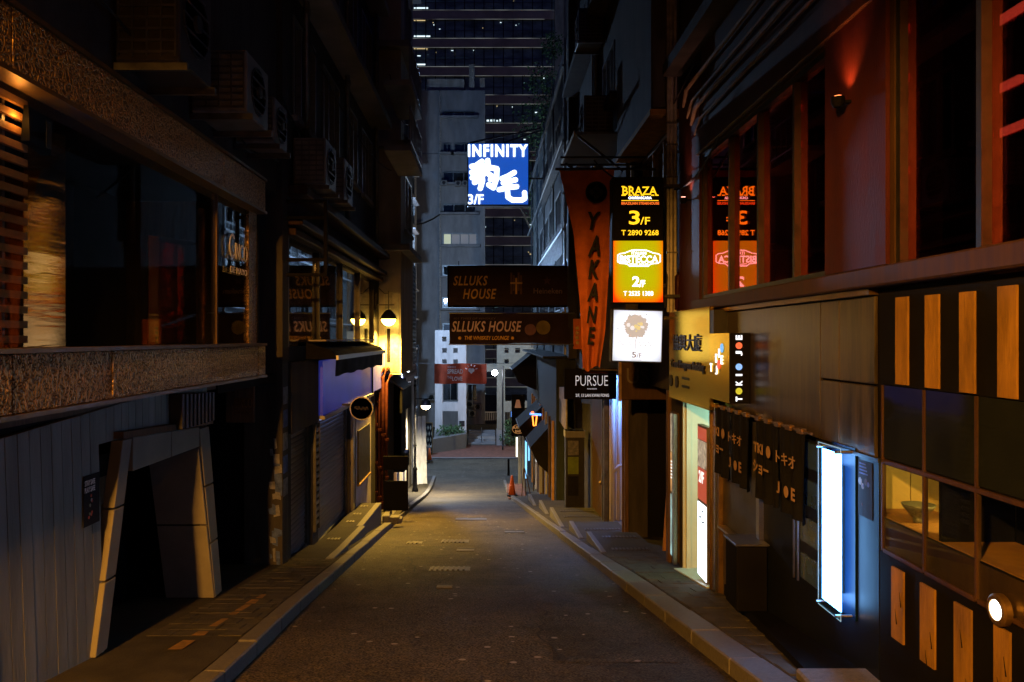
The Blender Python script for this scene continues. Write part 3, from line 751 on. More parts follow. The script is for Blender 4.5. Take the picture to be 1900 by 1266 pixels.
def roller(y0, y1, z0, z1, lab, m=M['shutter']):
    t = T('roller_shutter', lab, 'shutter', (-2.95, (y0 + y1) / 2, z0), 'closed roller shutters')
    k = MB(); n = int((z1 - z0) / .075); x = -3.05
    pr = []
    for i in range(n):
        a = z0 + (z1 - z0) * i / n; h = (z1 - z0) / n
        pr += [(x, a), (x + .014, a + h * .25), (x + .014, a + h * .75), (x, a + h * .98)]
    k.v = [(p[0], y0, p[1]) for p in pr] + [(p[0], y1, p[1]) for p in pr]
    q = len(pr); k.f = [(i, i + 1, q + i + 1, q + i) for i in range(q - 1)]
    k.out('curtain', m, t)
    B(t, 'guide_rail', M['oldsteel'], (-3.07, -2.99, y0 - .06, y0 - .001, z0, z1)); B(t, 'guide_rail', M['oldsteel'], (-3.07, -2.99, y1 + .001, y1 + .06, z0, z1))
    B(t, 'bottom_bar', M['oldsteel'], (-3.04, -3.0, y0, y1, z0 - .02, z0 + .05)); return t
roller(11.77, 13.03, zg(13.0) + .14, -1.45, 'narrow closed roller shutter next to the poster pier')
roller(13.62, 16.5, -3.62, -1.43, 'wide closed roller shutter behind the level platform')
t = T('louvre_panel', 'tall louvred vent between the two roller shutters', 'louvre', (-2.93, 13.3, -2.4))
B(t, 'frame', M['oldsteel'], L(13.14, 13.18, -3.2, -1.42, .003, .05)); B(t, 'frame', M['oldsteel'], L(13.44, 13.48, -3.2, -1.42, .003, .05))
for i in range(15): B(t, 'slat', M['framegrey'], L(13.181, 13.439, -3.1 + i * .11, -3.04 + i * .11, .003, .04))
B(shop, 'pillar', M['paleplaster'], L(17.05, 19.2, zg(19.2), -1.42, .002, .05))
B(shop, 'dado_panel', M['darkmetal'], L(17.2, 18.8, -3.15, -2.0, .052, .09)); B(shop, 'dado_ledge', M['goldtrim'], L(17.2, 18.8, -3.19, -3.15, .052, .12))
B(shop, 'door_post', M['steel'], L(16.68, 16.85, -3.7, -1.44, .003, .06))
t = T('shop_awning', 'retracted dark awning with hanging valance over the blue fascia', 'awning', (-2.9, 15.5, -.4))
k = MB(); k.prism([(-2.92, 12.6, -.06), (-2.50, 12.6, -.20), (-2.44, 12.6, -.28), (-2.44, 12.6, -.33), (-2.92, 12.6, -.33)], (0, 5.6, 0)); k.out('cassette', M['black'], t)
B(t, 'front_rail', M['steel'], (-2.438, -2.40, 12.58, 18.22, -.34, -.27)); B(t, 'top_flap', M['paleplaster'], (-2.9, -2.62, 12.7, 18.1, -.045, -.025))
k = MB()
n = 40
for i in range(n + 1):
    y = 12.62 + 5.5 * i / n; w = .004 * math.sin(i * 1.1); k.v += [(-2.45 + w, y, -.345), (-2.46 + w * 1.6, y, -.60 - .012 * math.sin(i * .7))]
for i in range(n): k.f.append((2 * i, 2 * i + 1, 2 * i + 3, 2 * i + 2))
k.out('valance', M['black'], t, smooth=True)
t = T('sign_frame', 'empty black rectangular sign frame projecting over the pavement', 'sign frame', (-2.6, 11.2, .9))
ya = 11.2; X0, X1 = px(517, ya), px(607, ya); ZB, ZT = pz(513, ya), pz(371, ya)
B(t, 'post', M['black'], (X0, X0 + .05, ya, ya + .06, ZB, ZT)); B(t, 'post', M['black'], (X1 - .05, X1, ya, ya + .06, ZB, ZT))
for v in (373, 404, 482, 510): B(t, 'crossbar', M['black'], (X0 + .051, X1 - .051, ya + .004, ya + .05, pz(v, ya) - .022, pz(v, ya) + .022))
t = T('round_sign', 'round black sign with a pale rim hung beside the blue fascia', 'sign', (-2.5, 15.2, -1.6))
c = (px(671, 15.2), 15.2, pz(758, 15.2)); k = MB(); k.lathe([(.225, -.03), (.225, .03), (.205, .03), (.205, -.03)], c, 28, 'y'); k.out('rim', M['steel'], t)
k = MB(); k.lathe([(.204, -.025), (.204, .025)], c, 28, 'y'); k.out('disc', M['black'], t)
strokes(t, [[(i / 12, .5 + .4 * math.sin(i * 1.9)) for i in range(13)]], mat('dim_script', (.12, .11, .10), .6), (c[0] - .13, 15.173, c[2] - .04), XR, ZU, .26, .09, .012, name='script')
B(t, 'arm', M['darkmetal'], (-2.93, c[0] - .19, 15.18, 15.22, c[2] + .05, c[2] + .09))
# red pipes and clutter past the shop
t = T('pipe_bundle', 'bundle of red oxide drain pipes below the lit pier', 'pipes', (-2.7, 20.4, zg(20)))
for i, (u, v0) in enumerate(((689, 760), (695, 715), (702, 700), (709, 700), (716, 712))):
    y = 20.2 + .12 * i; k = MB(); x = px(u, y); k.tube([(x, y, zg(y) + .1), (x, y, pz(v0, y)), (x + .1, y + .1, pz(v0, y) + .18), (x + .1, y + .45, pz(v0, y) + .2)], .055 + .01 * (i % 2), 10); k.out('pipe', M['rustpipe'], t, smooth=True)
    for v in (780, 850, 905): k = MB(); k.lathe([(.085, -.03), (.085, .03)], (x, y, pz(v + 9 * i, y)), 10); k.out('collar', M['rustpipe'], t)

# ---- the tall block with the lit pier
blk = T('tall_block', 'tall dark block with projecting pier lit yellow by the wall lantern', 'building', (-2.6, 22.5, zg(22)))
UPB = [(21.9, 23.6, z, z + 1.5) for z in (3.0, 5.6, 8.2, 10.8, 13.4)]
k = MB()
for q in wall_boxes(21.0, 24.2, -.95, 22, UPB): k.box(*L(*q, -2.5, 0, xw=-2.36))
k.out('wall', M['beigewall'], blk); windows(blk, UPB, lambda *a: L(*a, xw=-2.36))
B(blk, 'lower_wall', M['darkwall'], (-4.8, -2.95, 20.95, 24.3, zg(24) - .1, -.955))
B(blk, 'panel', M['framegrey'], (-2.78, -2.40, 20.985, 20.998, -.90, 1.2)); B(blk, 'slot', M['black'], (px(718, 20.98), px(724, 20.98), 20.975, 20.984, pz(672, 21), pz(610, 21)))
for z in (2.3, 5.0, 7.6, 10.2): B(blk, 'floor_ledge', M['greywall'], (-3.4, -2.1, 20.7, 24.3, z, z + .16))
def balcony(y0, y1, z, lab):
    t = T('balcony', lab, 'balcony', (-2.3, (y0 + y1) / 2, z), 'railed balconies on the dark block')
    B(t, 'floor_slab', M['greywall'], (-2.355, -1.75, y0, y1, z, z + .12))
    for zz in (z + .2, z + .95): B(t, 'rail', M['framegrey'], (-1.80, -1.76, y0, y1, zz, zz + .04))
    n = 9
    for i in range(n): y = y0 + (y1 - y0 - .04) * i / (n - 1); B(t, 'baluster', M['framegrey'], (-1.795, -1.765, y, y + .03, z + .121, z + .95))
balcony(17.6, 20.4, 4.15, 'lower railed balcony on the dark block glinting blue')
balcony(17.6, 20.4, 5.6, 'upper railed balcony on the dark block under the ledge')
t = T('wall_lantern', 'lit wall lantern with domed cap on a bracket by the yellow pier', 'street lamp', (-2.75, 20.3, .4))
lc = (px(721, 20.3), 20.3, pz(592, 20.3)); lantern(t, lc, .19, (1.0, .55, .075), 55, 5000, 2.7)
B(t, 'bracket', M['darkmetal'], (-2.93, lc[0] + .15, 20.28, 20.32, pz(567, 20.3), pz(565, 20.3))); B(t, 'wall_plate', M['darkmetal'], (-2.93, -2.90, 20.2, 20.4, pz(575, 20.3), pz(545, 20.3)))
B(t, 'drop_rod', M['darkmetal'], (lc[0] - .012, lc[0] + .012, 20.288, 20.312, lc[2] + .2, pz(540, 20.3)))
k = MB(); k.tube([(-2.92, 20.3, pz(530, 20.3)), (-2.7, 20.3, pz(545, 20.3)), (lc[0], 20.3, pz(545, 20.3))], .012, 6); k.out('stay', M['darkmetal'], t)
t = T('planter_board', 'black menu stand with an open slot standing on the pavement', 'menu stand', (px(735, 19.9), 19.9, pz(945, 19.9)))
xa, xb, y = px(711, 19.8), px(757, 19.8), 19.8
B(t, 'upper_panel', M['black'], (xa, xb, y, y + .05, pz(872, y), pz(847, y))); B(t, 'lower_panel', M['black'], (xa, xb, y, y + .05, zg(y) + .27, pz(893, y)))
B(t, 'post', M['black'], (xa, xa + .04, y + .002, y + .048, pz(893, y), pz(872, y))); B(t, 'post', M['black'], (xb - .04, xb, y + .002, y + .048, pz(893, y), pz(872, y)))
t = T('stone_blocks', 'loose pale blocks left on the edge of the level platform', 'blocks', (px(725, 18), 18, zg(18)))
for i, (u, w) in enumerate(((709, .16), (722, .22), (733, .14))): B(t, 'block', M['kerb'], (px(u, 18), px(u, 18) + w, 18.0 + .05 * i, 18.25 + .05 * i, zg(18.2) + .1, zg(18.2) + .30 - .04 * i), bev=.015)

# ---- lower pale block with perforated screen
low = T('pale_block', 'low pale blue lit block with perforated screen beyond the lantern', 'building', (-3.7, 31, zg(31)))
B(low, 'wall', M['bluewall'], (-8, -3.62, 24.4, 38, zg(38) - .3, 3.5))
k = MB(); X = -3.42
for i in range(26):
    zz = -1.6 + i * .19; k.box(X, X + .04, 27, 36.0, zz, zz + .085)
for i in range(30):
    y = 27 + i * .31; k.box(X + .002, X + .038, y, y + .13, -1.6, 3.24)
tag(k.out('perforated_screen', M['framegrey'], low), kind='stuff')
for i in range(5): B(low, 'vertical_board', [M['bluewall'], M['slatwood'], M['beigewall'], M['whitewall'], M['darkwall']][i], (-3.6, -3.55, 27.2 + i * 1.9, 28.3 + i * 1.9, zg(36), -2.1))
B(low, 'canopy', M['darkmetal'], (-3.6, -2.9, 26, 29.5, -1.75, -1.6)); B(low, 'dark_box', M['black'], (-3.6, -2.75, 24.6, 26.0, -3.6, -1.3)); B(low, 'dark_box', M['black'], (-3.6, -2.7, 25.0, 26.5, -4.2, -3.7))
t = T('canopy_roof', 'grey sheet canopy tilted over the dark boxes below the lantern', 'canopy', (-2.9, 22, -1.3))
k = MB(); k.prism([(-2.94, 21.4, -.95), (-2.35, 21.4, -1.35), (-2.35, 21.4, -1.39), (-2.94, 21.4, -.99)], (0, 2.2, 0)); k.out('sheet', M['oldsteel'], t); B(t, 'fascia', M['black'], (-2.42, -2.36, 21.3, 23.6, -2.0, -1.40))
t = T('flood_lamp', 'small black floodlight shining down on the pale block', 'flood lamp', (-3.35, 33, -1.6))
c = (px(752, 30.5), 30.5, pz(690, 30.5)); B(t, 'housing', M['black'], (c[0] - .16, c[0] + .16, 30.3, 30.6, c[2] + .02, c[2] + .4)); B(t, 'lens', em('flood_lens', (.82, .88, 1.0), 30, lamp=True), (c[0] - .15, c[0] + .15, 30.31, 30.59, c[2] + .005, c[2] + .018))
l = bpy.data.lights.new('flood_light', 'SPOT'); l.energy = 900; l.color = (.36, .44, 1.0); l.spot_size = 2.6; l.spot_blend = .8; l.shadow_soft_size = .12
o = bpy.data.objects.new('flood_light', l); COL.objects.link(o); o.parent = t; o.location = Vector((c[0], 30.45, c[2] - .02)) - worldloc(t)
B(t, 'arm', M['darkmetal'], (-3.62, c[0] - .1, 30.43, 30.47, c[2] + .3, c[2] + .34))
t = T('post_lamp', 'cast iron lamp post with a lit hanging bowl at the bottom of the street', 'street lamp', (px(770, 33), 33, zg(33) + .11))
xp = px(770, 33); k = MB(); zb = zg(33) + .1
k.lathe([(.13, 0), (.13, .12), (.09, .2), (.085, .9), (.11, .95), (.06, 1.05), (.05, 1.9), (.07, 1.93), (.04, 2.0), (.035, 4.35), (.06, 4.4), (.03, 4.5), (.045, 4.6), (.005, 4.75)], (xp, 33, zb), 12); k.out('post', M['black'], t, smooth=True)
lc = (px(790, 33), 33, pz(752, 33)); k = MB(); k.tube([(xp, 33, pz(740, 33)), (px(806, 33), 33, pz(740, 33))], .02, 6); k.out('arm', M['black'], t)
for s in (-1, 1): k = MB(); k.tube([(lc[0], 33, pz(740, 33)), (lc[0] + s * .13, 33, pz(743, 33)), (lc[0] + s * .21, 33, lc[2] + .02)], .014, 5); k.out('hanger', M['black'], t)
lantern(t, lc, .20, (1.0, .78, .42), 22, 4000, 2.7)
# ---- far left block with small windows
far = T('corner_block', 'pale narrow block with a column of dark windows behind the low pale block', 'building', (-6, 50, -7))
rw = []
for i in range(11): z = -6 + i * 1.95; rw.append((51.6, 54.2, z, z + 1.35))
k = MB()
for q in wall_boxes(44, 55.5, -7.3, 15.2, rw): k.box(*L(*q, -6, 0, xw=-5.15))
k.out('wall', M['whitewall'], far)
for i, q in enumerate(rw):
    m = em('warm_window', (1.0, .62, .25), .55) if i == 6 else M['glassdark']
    w = B(far, 'window', M['framegrey'], *[L(*r, -.25, -.02, xw=-5.15) for r in ring(*q, .08)]); B(w, 'pane', m, L(q[0] + .081, q[1] - .081, q[2] + .081, q[3] - .081, -.2, -.18, xw=-5.15))
    B(w, 'hood', M['whitewall'], L(q[0] - .1, q[1] + .1, q[3] + .02, q[3] + .12, .002, .3, xw=-5.15))
# ---- clutter at the left of the junction
t = T('ladder', 'aluminium ladder leaning at the junction behind the lamp post', 'ladder', (px(779, 40), 40, zg(40)))
for dx in (0, .42): k = MB(); k.tube([(px(774, 40) + dx, 40, zg(40) + .0), (px(770, 40) + dx, 40.7, zg(40) + 2.4)], .03, 6); k.out('stile', M['framegrey'], t)
for i in range(8): f = (i + .6) / 8.4; x = px(774, 40) + (px(770, 40) - px(774, 40)) * f; B(t, 'rung', M['framegrey'], (x, x + .42, 40 + .7 * f - .015, 40 + .7 * f + .015, zg(40) + 2.4 * f - .015, zg(40) + 2.4 * f + .015))
t = T('steel_truss', 'white lattice truss tower standing at the mouth of the side street', 'truss', (px(766, 41), 41, zg(41)))
for u in (760, 776): k = MB(); k.tube([(px(u, 41), 41, zg(41)), (px(u, 41), 41, pz(640, 41))], .035, 6); k.out('chord', M['framegrey'], t)
for i in range(12):
    v = 880 - i * 20; a, b = (760, 776) if i % 2 else (776, 760)
    k = MB(); k.tube([(px(a, 41), 41, pz(v, 41)), (px(b, 41), 41, pz(v - 20, 41))], .025, 5); k.out('brace', M['framegrey'], t)
t = T('leaning_boards', 'pale boards leaning against the low pale block', 'boards', (-3.5, 37, zg(37)))
for i in range(3): k = MB(); x = -3.55 + .18 * i; k.prism([(x, 36.5 + i * .2, zg(37)), (x + .26, 36.5 + i * .2, zg(37)), (x + .14, 37 + i * .2, zg(37) + 3.2), (x - .02, 37 + i * .2, zg(37) + 3.2)], (0, .04, 0)); k.out('board', M['bluewall'], t)
# ================================================================ RIGHT SIDE
def dots(parent, u, v, y, r, m, name='dot', ext=.004, n=20):
    k = MB(); k.lathe([(r, 0), (r, -ext)], (px(u, y), y, pz(v, y)), n, 'y'); return k.out(name, m, parent)
def ftext(parent, s, m, u0, u1, v0, v1, y, **kw):     # lettering on a face turned up the street
    return lettering(parent, s, m, (px(u0, y), y, pz(v1, y)), XR, ZU, px(u1, y) - px(u0, y), pz(v0, y) - pz(v1, y), **kw)
def rtext(parent, s, m, u0, u1, z0, z1, x, **kw):     # lettering on a face turned to the street
    y0, y1 = yx(u0, x), yx(u1, x)
    return lettering(parent, s, m, (x, y0, z0), YR, ZU, y0 - y1, z1 - z0, **kw)

ste = T('steakhouse_building', 'brown and red building with large dark windows above black and orange striped boards', 'building', (2.6, 6, zg(6)))
WA, WB = (5.97, 9.52, .46, 2.18), (1.6, 4.97, .42, 2.95)
k = MB()
for q in wall_boxes(-4, 9.53, .42, 3.6, [WA, WB]): k.box(*Rt(*q, -.30, 0))
k.out('upper_wall', M['brownwall'], ste)
B(ste, 'pilaster', M['redwall'], Rt(5.02, 5.93, .47, 3.2, .002, .03)); B(ste, 'pilaster', M['redwall'], Rt(9.54, 10.55, -.3, 3.2, -.30, .02))
B(ste, 'attic_wall', M['darkwall'], Rt(-4, 10.55, 3.602, 16, -.3, .0))
B(ste, 'window_head', M['brownwall'], Rt(1.5, 9.6, 2.20, 2.50, .002, .05), bev=.01)
B(ste, 'string_course', M['darkwall'], Rt(-4, 10.5, 3.45, 3.6, .002, .25))
B(ste, 'sill', M['brownwall'], Rt(-4, 9.6, .33, .455, -.02, .10), bev=.012); B(ste, 'sill_moulding', M['goldtrim'], Rt(5.2, 9.0, .285, .325, -.02, .05))
def big_window(rect, mull, m, rail=None):
    k = MB()
    for q in ring(*rect, .05): k.box(*Rt(*q, -.10, -.01))
    f = k.out('window', M['darkmetal'], ste)
    ys = [rect[0] + .05] + [v for y in mull for v in (y - .022, y + .022)] + [rect[1] - .05]
    for y in mull: B(f, 'mullion', M['darkmetal'], Rt(y - .022, y + .022, rect[2] + .051, rect[3] - .051, -.10, -.005))
    for i in range(0, len(ys), 2): B(f, 'pane', m, Rt(ys[i] + .001, ys[i + 1] - .001, rect[2] + .052, rect[3] - .052, -.07, -.06))
big_window(WA, (6.64, 7.53, 8.44), M['reflect'])
big_window(WB, (2.9, 4.12), M['reflect'])
B(ste, 'interior_back', M['wood'], (5.4, 5.5, -2, 9.6, -.3, 3.2)); B(ste, 'interior_floor', M['wood'], (2.83, 5.39, -2, 9.6, .1, .2)); B(ste, 'interior_ceiling', M['redwall'], (2.83, 5.39, -2, 9.6, 2.97, 3.05)); B(ste, 'interior_end_wall', M['wood'], (2.83, 5.39, 9.6, 9.7, .2, 2.96))
red = em('red_neon', (1.0, .10, .05), 2.4, lamp=True)
t = T('red_strip_lights', 'red strip lights glowing inside the near upper window', 'strip lights', (3.3, 4.5, 1.3))
for z, ya, yb in ((2.06, 3.0, 5.24), (1.33, 3.0, 5.27), (1.62, 4.95, 5.25), (2.45, 3.0, 5.0)): B(t, 'tube', red, (3.28, 3.33, ya, yb, z - .02, z + .02))
def sconce(u, v, lab, powr, col, down=0):
    y = yx(u, 2.48); z = pz(v, y); t = T('wall_sconce', lab, 'wall light', (2.5, y, z), 'up-lights on the red pilasters')
    k = MB(); k.lathe([(.028, -.05), (.045, -.02), (.045, .02), (.035, .02)], (2.40, y, z), 12); k.out('housing', M['black'], t); B(t, 'stem', M['black'], (2.43, 2.498, y - .012, y + .012, z - .02, z))
    k = MB(); k.lathe([(.03, .0), (.03, .004)], (2.40, y, z + .022), 12); k.out('lens', em('sconce_lens_%d' % u, col, 8), t)
    for d in ([1, -1] if down else [1]):
        l = bpy.data.lights.new('sconce_light', 'SPOT'); l.energy = powr; l.color = col; l.spot_size = 1.7; l.spot_blend = 1.0; l.shadow_soft_size = .03
        o = bpy.data.objects.new('sconce_light', l); COL.objects.link(o); o.parent = t; o.location = (-.10, 0, .035 * d); o.rotation_euler = (rad(180) if d > 0 else 0, rad(16 * d), 0)
    return t
sconce(1576, 186, 'small up-light glowing on the red pilaster between the two big windows', 26, (1.0, .22, .06))
sconce(1280, 370, 'small up-light on the red pilaster beside the stacked light boxes', 22, (1.0, .42, .30), 1)
for i, (z, d) in enumerate(((2.60, .04), (2.78, .05), (2.92, .04), (3.12, .06))):
    k = MB(); k.tube([(2.52 - d, 3.2, z), (2.52 - d, 6.0, z + .01), (2.52 - d, 9.4 + .2 * i, z), (2.50, 9.7 + .2 * i, z - .12)], .02 + .006 * (i % 2), 6)
    tag(k.out('conduit', M['conduit'], base=(2.48, 6, z)), ('lowest', 'second', 'third', 'topmost')[i] + ' of the conduits running along above the big windows', 'conduit', 'conduits above the windows')
# stained panels of the bar below
lowb = M['black']
B(ste, 'lower_backing', lowb, Rt(-4, 8.88, zg(9) - .3, .32, -.30, -.012))
for (a, b, z0, z1) in ((6.06, 8.64, -.765, .275), (5.735, 6.05, -.30, .275), (5.735, 6.05, -.765, -.315), (5.20, 5.725, -.30, .275), (5.20, 5.725, -.785, -.315)):
    B(ste, 'panel', M['panelgrey'], Rt(a, b, z0, z1, -.011, .012), bev=.004)
B(ste, 'rail', M['darkmetal'], Rt(5.12, 6.1, -.80, -.775, -.011, .03))
B(ste, 'glossy_wall', M['blackgloss'], Rt(5.16, 7.4, zg(7.4), -.802, -.011, .004))
for y in (6.42, 6.50): B(ste, 'door_pull', M['steel'], Rt(y - .008, y + .008, -1.95, -1.40, .035, .05)); 
for i in range(4): B(ste, 'glass_brick', mat('blue_glass_%d' % i, (.03, .06, .10), .15), Rt(6.10, 6.42, -1.02 - .30 * i, -.82 - .30 * i, .004, .02))
B(ste, 'steel_door', M['oldsteel'], Rt(7.42, 8.80, zg(8.8), -.80, -.011, .0)); B(ste, 'door_post', M['steel'], Rt(8.72, 8.86, zg(8.8), -.70, .001, .06)); B(ste, 'door_post', M['goldtrim'], Rt(8.62, 8.70, zg(8.8), -.70, .001, .05)); B(ste, 'door_post', M['steel'], Rt(7.33, 7.41, zg(7.4), -.70, .005, .05))
k = MB(); k.prism([(2.12, 5.37, zg(5.4) - .2), (2.50, 8.52, zg(8.5) - .2), (2.53, 8.52, zg(8.5) - .2), (2.53, 5.37, zg(5.4) - .2)], (0, 0, .01))
k = MB(); k.hexa([(2.13, 5.37, zg(5.37)), (2.53, 5.37, zg(5.37)), (2.53, 8.52, zg(8.52)), (2.50, 8.52, zg(8.52)), (2.13, 5.37, zg(5.37) + .16), (2.53, 5.37, zg(5.37) + .16), (2.53, 8.52, zg(8.52) + .24), (2.50, 8.52, zg(8.52) + .24)]); k.out('doorstep', M['black'], ste)
# black and orange boards, display grid
B(ste, 'stripe_backing', M['black'], Rt(-4, 5.14, -.295, .29, -.011, .006)); B(ste, 'stripe_backing', M['black'], Rt(-4, 5.14, zg(5) - .1, -1.37, -.011, .006))
for a, b in ((4.92, 4.78), (4.587, 4.45), (4.25, 4.12), (3.93, 3.79), (3.60, 3.46), (3.27, 3.13)): B(ste, 'orange_board', M['orange'], Rt(b, a, -.285 + R.uniform(-.006, .006), .25 + R.uniform(-.006, .006), .007, .02))
for i, (a, b) in enumerate(((4.97, 4.83), (4.64, 4.49), (4.30, 4.15), (3.96, 3.84), (3.64, 3.5))):
    B(ste, 'orange_board', M['orange'], Rt(b, a, -1.86 - .01 * i, -1.42, .007, .02))
    for j in range(2):
        y = b + .04 + .05 * j; z = -1.55 - .12 * ((i + j) % 3); k = MB(); k.tube([(2.4985, y, z), (2.4985, y - .02, z - .09)], [.001, .004], 4); k.out('scratch', M['black'], ste)
def gridbar(*q): return Rt(*q, -.02, .006)
for y in (5.12, 4.63, 4.13, 3.63, 3.13): B(ste, 'grid_post', M['brownwall'], gridbar(y - .009, y + .009, -1.36, -.30))
ys = [5.12, 4.63, 4.13, 3.63, 3.13]
for i in range(4):
    B(ste, 'grid_rail', M['brownwall'], gridbar(ys[i + 1] + .010, ys[i] - .010, -.80, -.775)); B(ste, 'grid_rail', M['brownwall'], gridbar(ys[i + 1] + .016, ys[i] - .016, -1.375, -1.345))
    B(ste, 'display_pane', M['pane'], Rt(ys[i + 1] + .017, ys[i] - .017, -1.342, -.803, -.006, .0)); B(ste, 'dark_panel', M['brownwall'], Rt(ys[i + 1] + .017, ys[i] - .017, -1.343, -1.16, -.018, -.008))
    B(ste, 'display_pane', M['glassdark'], Rt(ys[i + 1] + .017, ys[i] - .017, -.762, -.30, -.006, .0))
# the display niches are cut into the backing
ste_back = [o for o in ste.children if o.name.startswith('lower_backing')][0]
bpy.data.objects.remove(ste_back)
k = MB()
for q in wall_boxes(-4, 8.88, zg(9) - .3, .32, [(3.2, 5.36, -1.15, -.81)]): k.box(*Rt(*q, -.30, -.012))
k.out('lower_backing', lowb, ste)
niche = mat('niche_plaster', (.52, .42, .20), .8, var=.15, scale=3)
B(ste, 'niche_shelf', M['slatwood'], (2.536, 2.95, 3.2, 5.36, -1.165, -1.145)); B(ste, 'niche_back', niche, (2.95, 2.98, 4.51, 5.36, -1.145, -.80)); B(ste, 'niche_back', M['black'], (2.95, 2.98, 3.2, 4.47, -1.145, -.80)); B(ste, 'niche_end', niche, (2.83, 2.95, 5.36, 5.38, -1.145, -.80), (2.536, 2.82, 5.352, 5.358, -1.144, -.812)); B(ste, 'niche_partition', M['black'], (2.536, 2.949, 4.475, 4.505, -1.144, -.80)); B(ste, 'niche_ceiling', niche, (2.83, 2.95, 3.2, 5.36, -.80, -.78)); B(ste, 'niche_partition', M['greywall'], (2.70, 2.949, 3.9, 3.93, -1.144, -.80))
t = T('niche_spot', 'small spotlight in the roof of the lit display niche', 'spotlight', (2.80, 4.72, -.82))
k = MB(); k.lathe([(.02, 0), (.02, .03)], (2.80, 4.72, -.835), 12); k.out('can', M['black'], t); k = MB(); k.lathe([(.017, -.001), (.017, .0)], (2.80, 4.72, -.8355), 12); k.out('lens', em('niche_lens', (1, .7, .2), 6), t)
l = bpy.data.lights.new('niche_light', 'SPOT'); l.energy = 9; l.color = (1, .60, .10); l.spot_size = 2.2; l.spot_blend = .5; l.shadow_soft_size = .01
o = bpy.data.objects.new('niche_light', l); COL.objects.link(o); o.parent = t; o.location = (0, .0, -.03); o.rotation_euler = (rad(48), 0, rad(8))
t = T('bowl', 'wide footed bowl standing in the lit display niche', 'bowl', (2.66, 4.95, -1.145))
k = MB(); k.lathe([(.03, 0), (.032, .025), (.025, .03), (.055, .055), (.085, .09), (.10, .115), (.094, .115), (.075, .085), (.04, .055), (.01, .05)], (2.66, 4.95, -1.1445), 24); k.out('body', M['ceramic'], t, smooth=True)
t = T('porthole_lamp', 'round lit bulkhead lamp on the rail above the lower orange boards', 'wall light', (2.46, 3.9, -1.33))
c = (2.50, 3.9, -1.33); k = MB(); k.lathe([(.078, .01), (.078, -.022), (.066, -.03), (.050, -.03), (.050, -.015)], c, 24, 'x'); k.out('rim', M['goldtrim'], t, smooth=False); k = MB(); k.lathe([(.048, -.012), (.048, -.026), (.03, -.033), (.005, -.035)], c, 20, 'x'); k.out('lens', em('porthole_lens', (1, .86, .66), 10, lamp=True), t, smooth=True)
# clear box with the blue-white tube light
t = T('tube_light_box', 'tall clear acrylic box glowing blue white on the black wall', 'light panel', (2.46, 5.87, -2.0))
B(t, 'diffuser', em('cool_tube', (.20, .50, 1.0), 20.0, lamp=True), Rt(5.495, 5.80, -1.89, -.80, .097, .105)); B(t, 'tray', M['darkmetal'], Rt(5.62, 5.69, -1.80, -.90, .021, .0965)); B(t, 'back_plate', mat('blue_back_plate', (.002, .012, .035), .4, var=.2), Rt(5.46, 5.84, -1.94, -.755, .006, .02))
B(t, 'cover', M['acrylic'], Rt(5.46, 5.84, -1.945, -.755, .110, .116))
for s0, z0 in ((5.49, -.785), (5.81, -.785), (5.49, -1.915), (5.81, -1.915)): k = MB(); k.lathe([(.012, 0), (.012, -.115)], (2.49, s0, z0), 8, 'x'); k.out('standoff', M['steel'], t)
for q in ring(5.46, 5.84, -1.945, -.755, .006): B(t, 'cover_edge', em('acrylic_edge', (.16, .62, .85), .55), Rt(*q, .1165, .119))
t = T('event_poster', 'dark gig poster pasted beside the glowing acrylic box', 'poster', (2.5, 5.44, -1.5))
B(t, 'sheet', M['poster_dark'], Rt(5.24, 5.44, -1.20, -.825, .006, .009))
for i in range(4): B(t, 'print', M['bluepaper'], Rt(5.33 - .01 * i, 5.42, -.85 - .022 * i, -.84 - .022 * i, .0095, .0105))
for i in range(7): k = MB(); k.lathe([(R.uniform(.01, .028), 0), (.008, -.001)], (2.51, 5.27 + R.random() * .14, -1.16 + R.random() * .2), 7, 'x'); k.out('print', [M['redwall'], M['paper'], M['bluepaper']][i % 3], t)
t = T('steel_bin', 'black wall bin with a steel ashtray top under the cloth curtain', 'bin', (2.4, 7.3, zg(7.3)))
B(t, 'body', M['black'], (2.22, 2.50, 7.18, 7.52, zg(7.3) + .22, pz(1008, 7.3)), bev=.01); B(t, 'tray', M['oldsteel'], (2.20, 2.51, 7.15, 7.55, pz(1007, 7.3), pz(1003, 7.3)), bev=.006); B(t, 'lip', M['steel'], (2.42, 2.51, 7.9, 8.5, pz(1000, 8), pz(996, 8)))
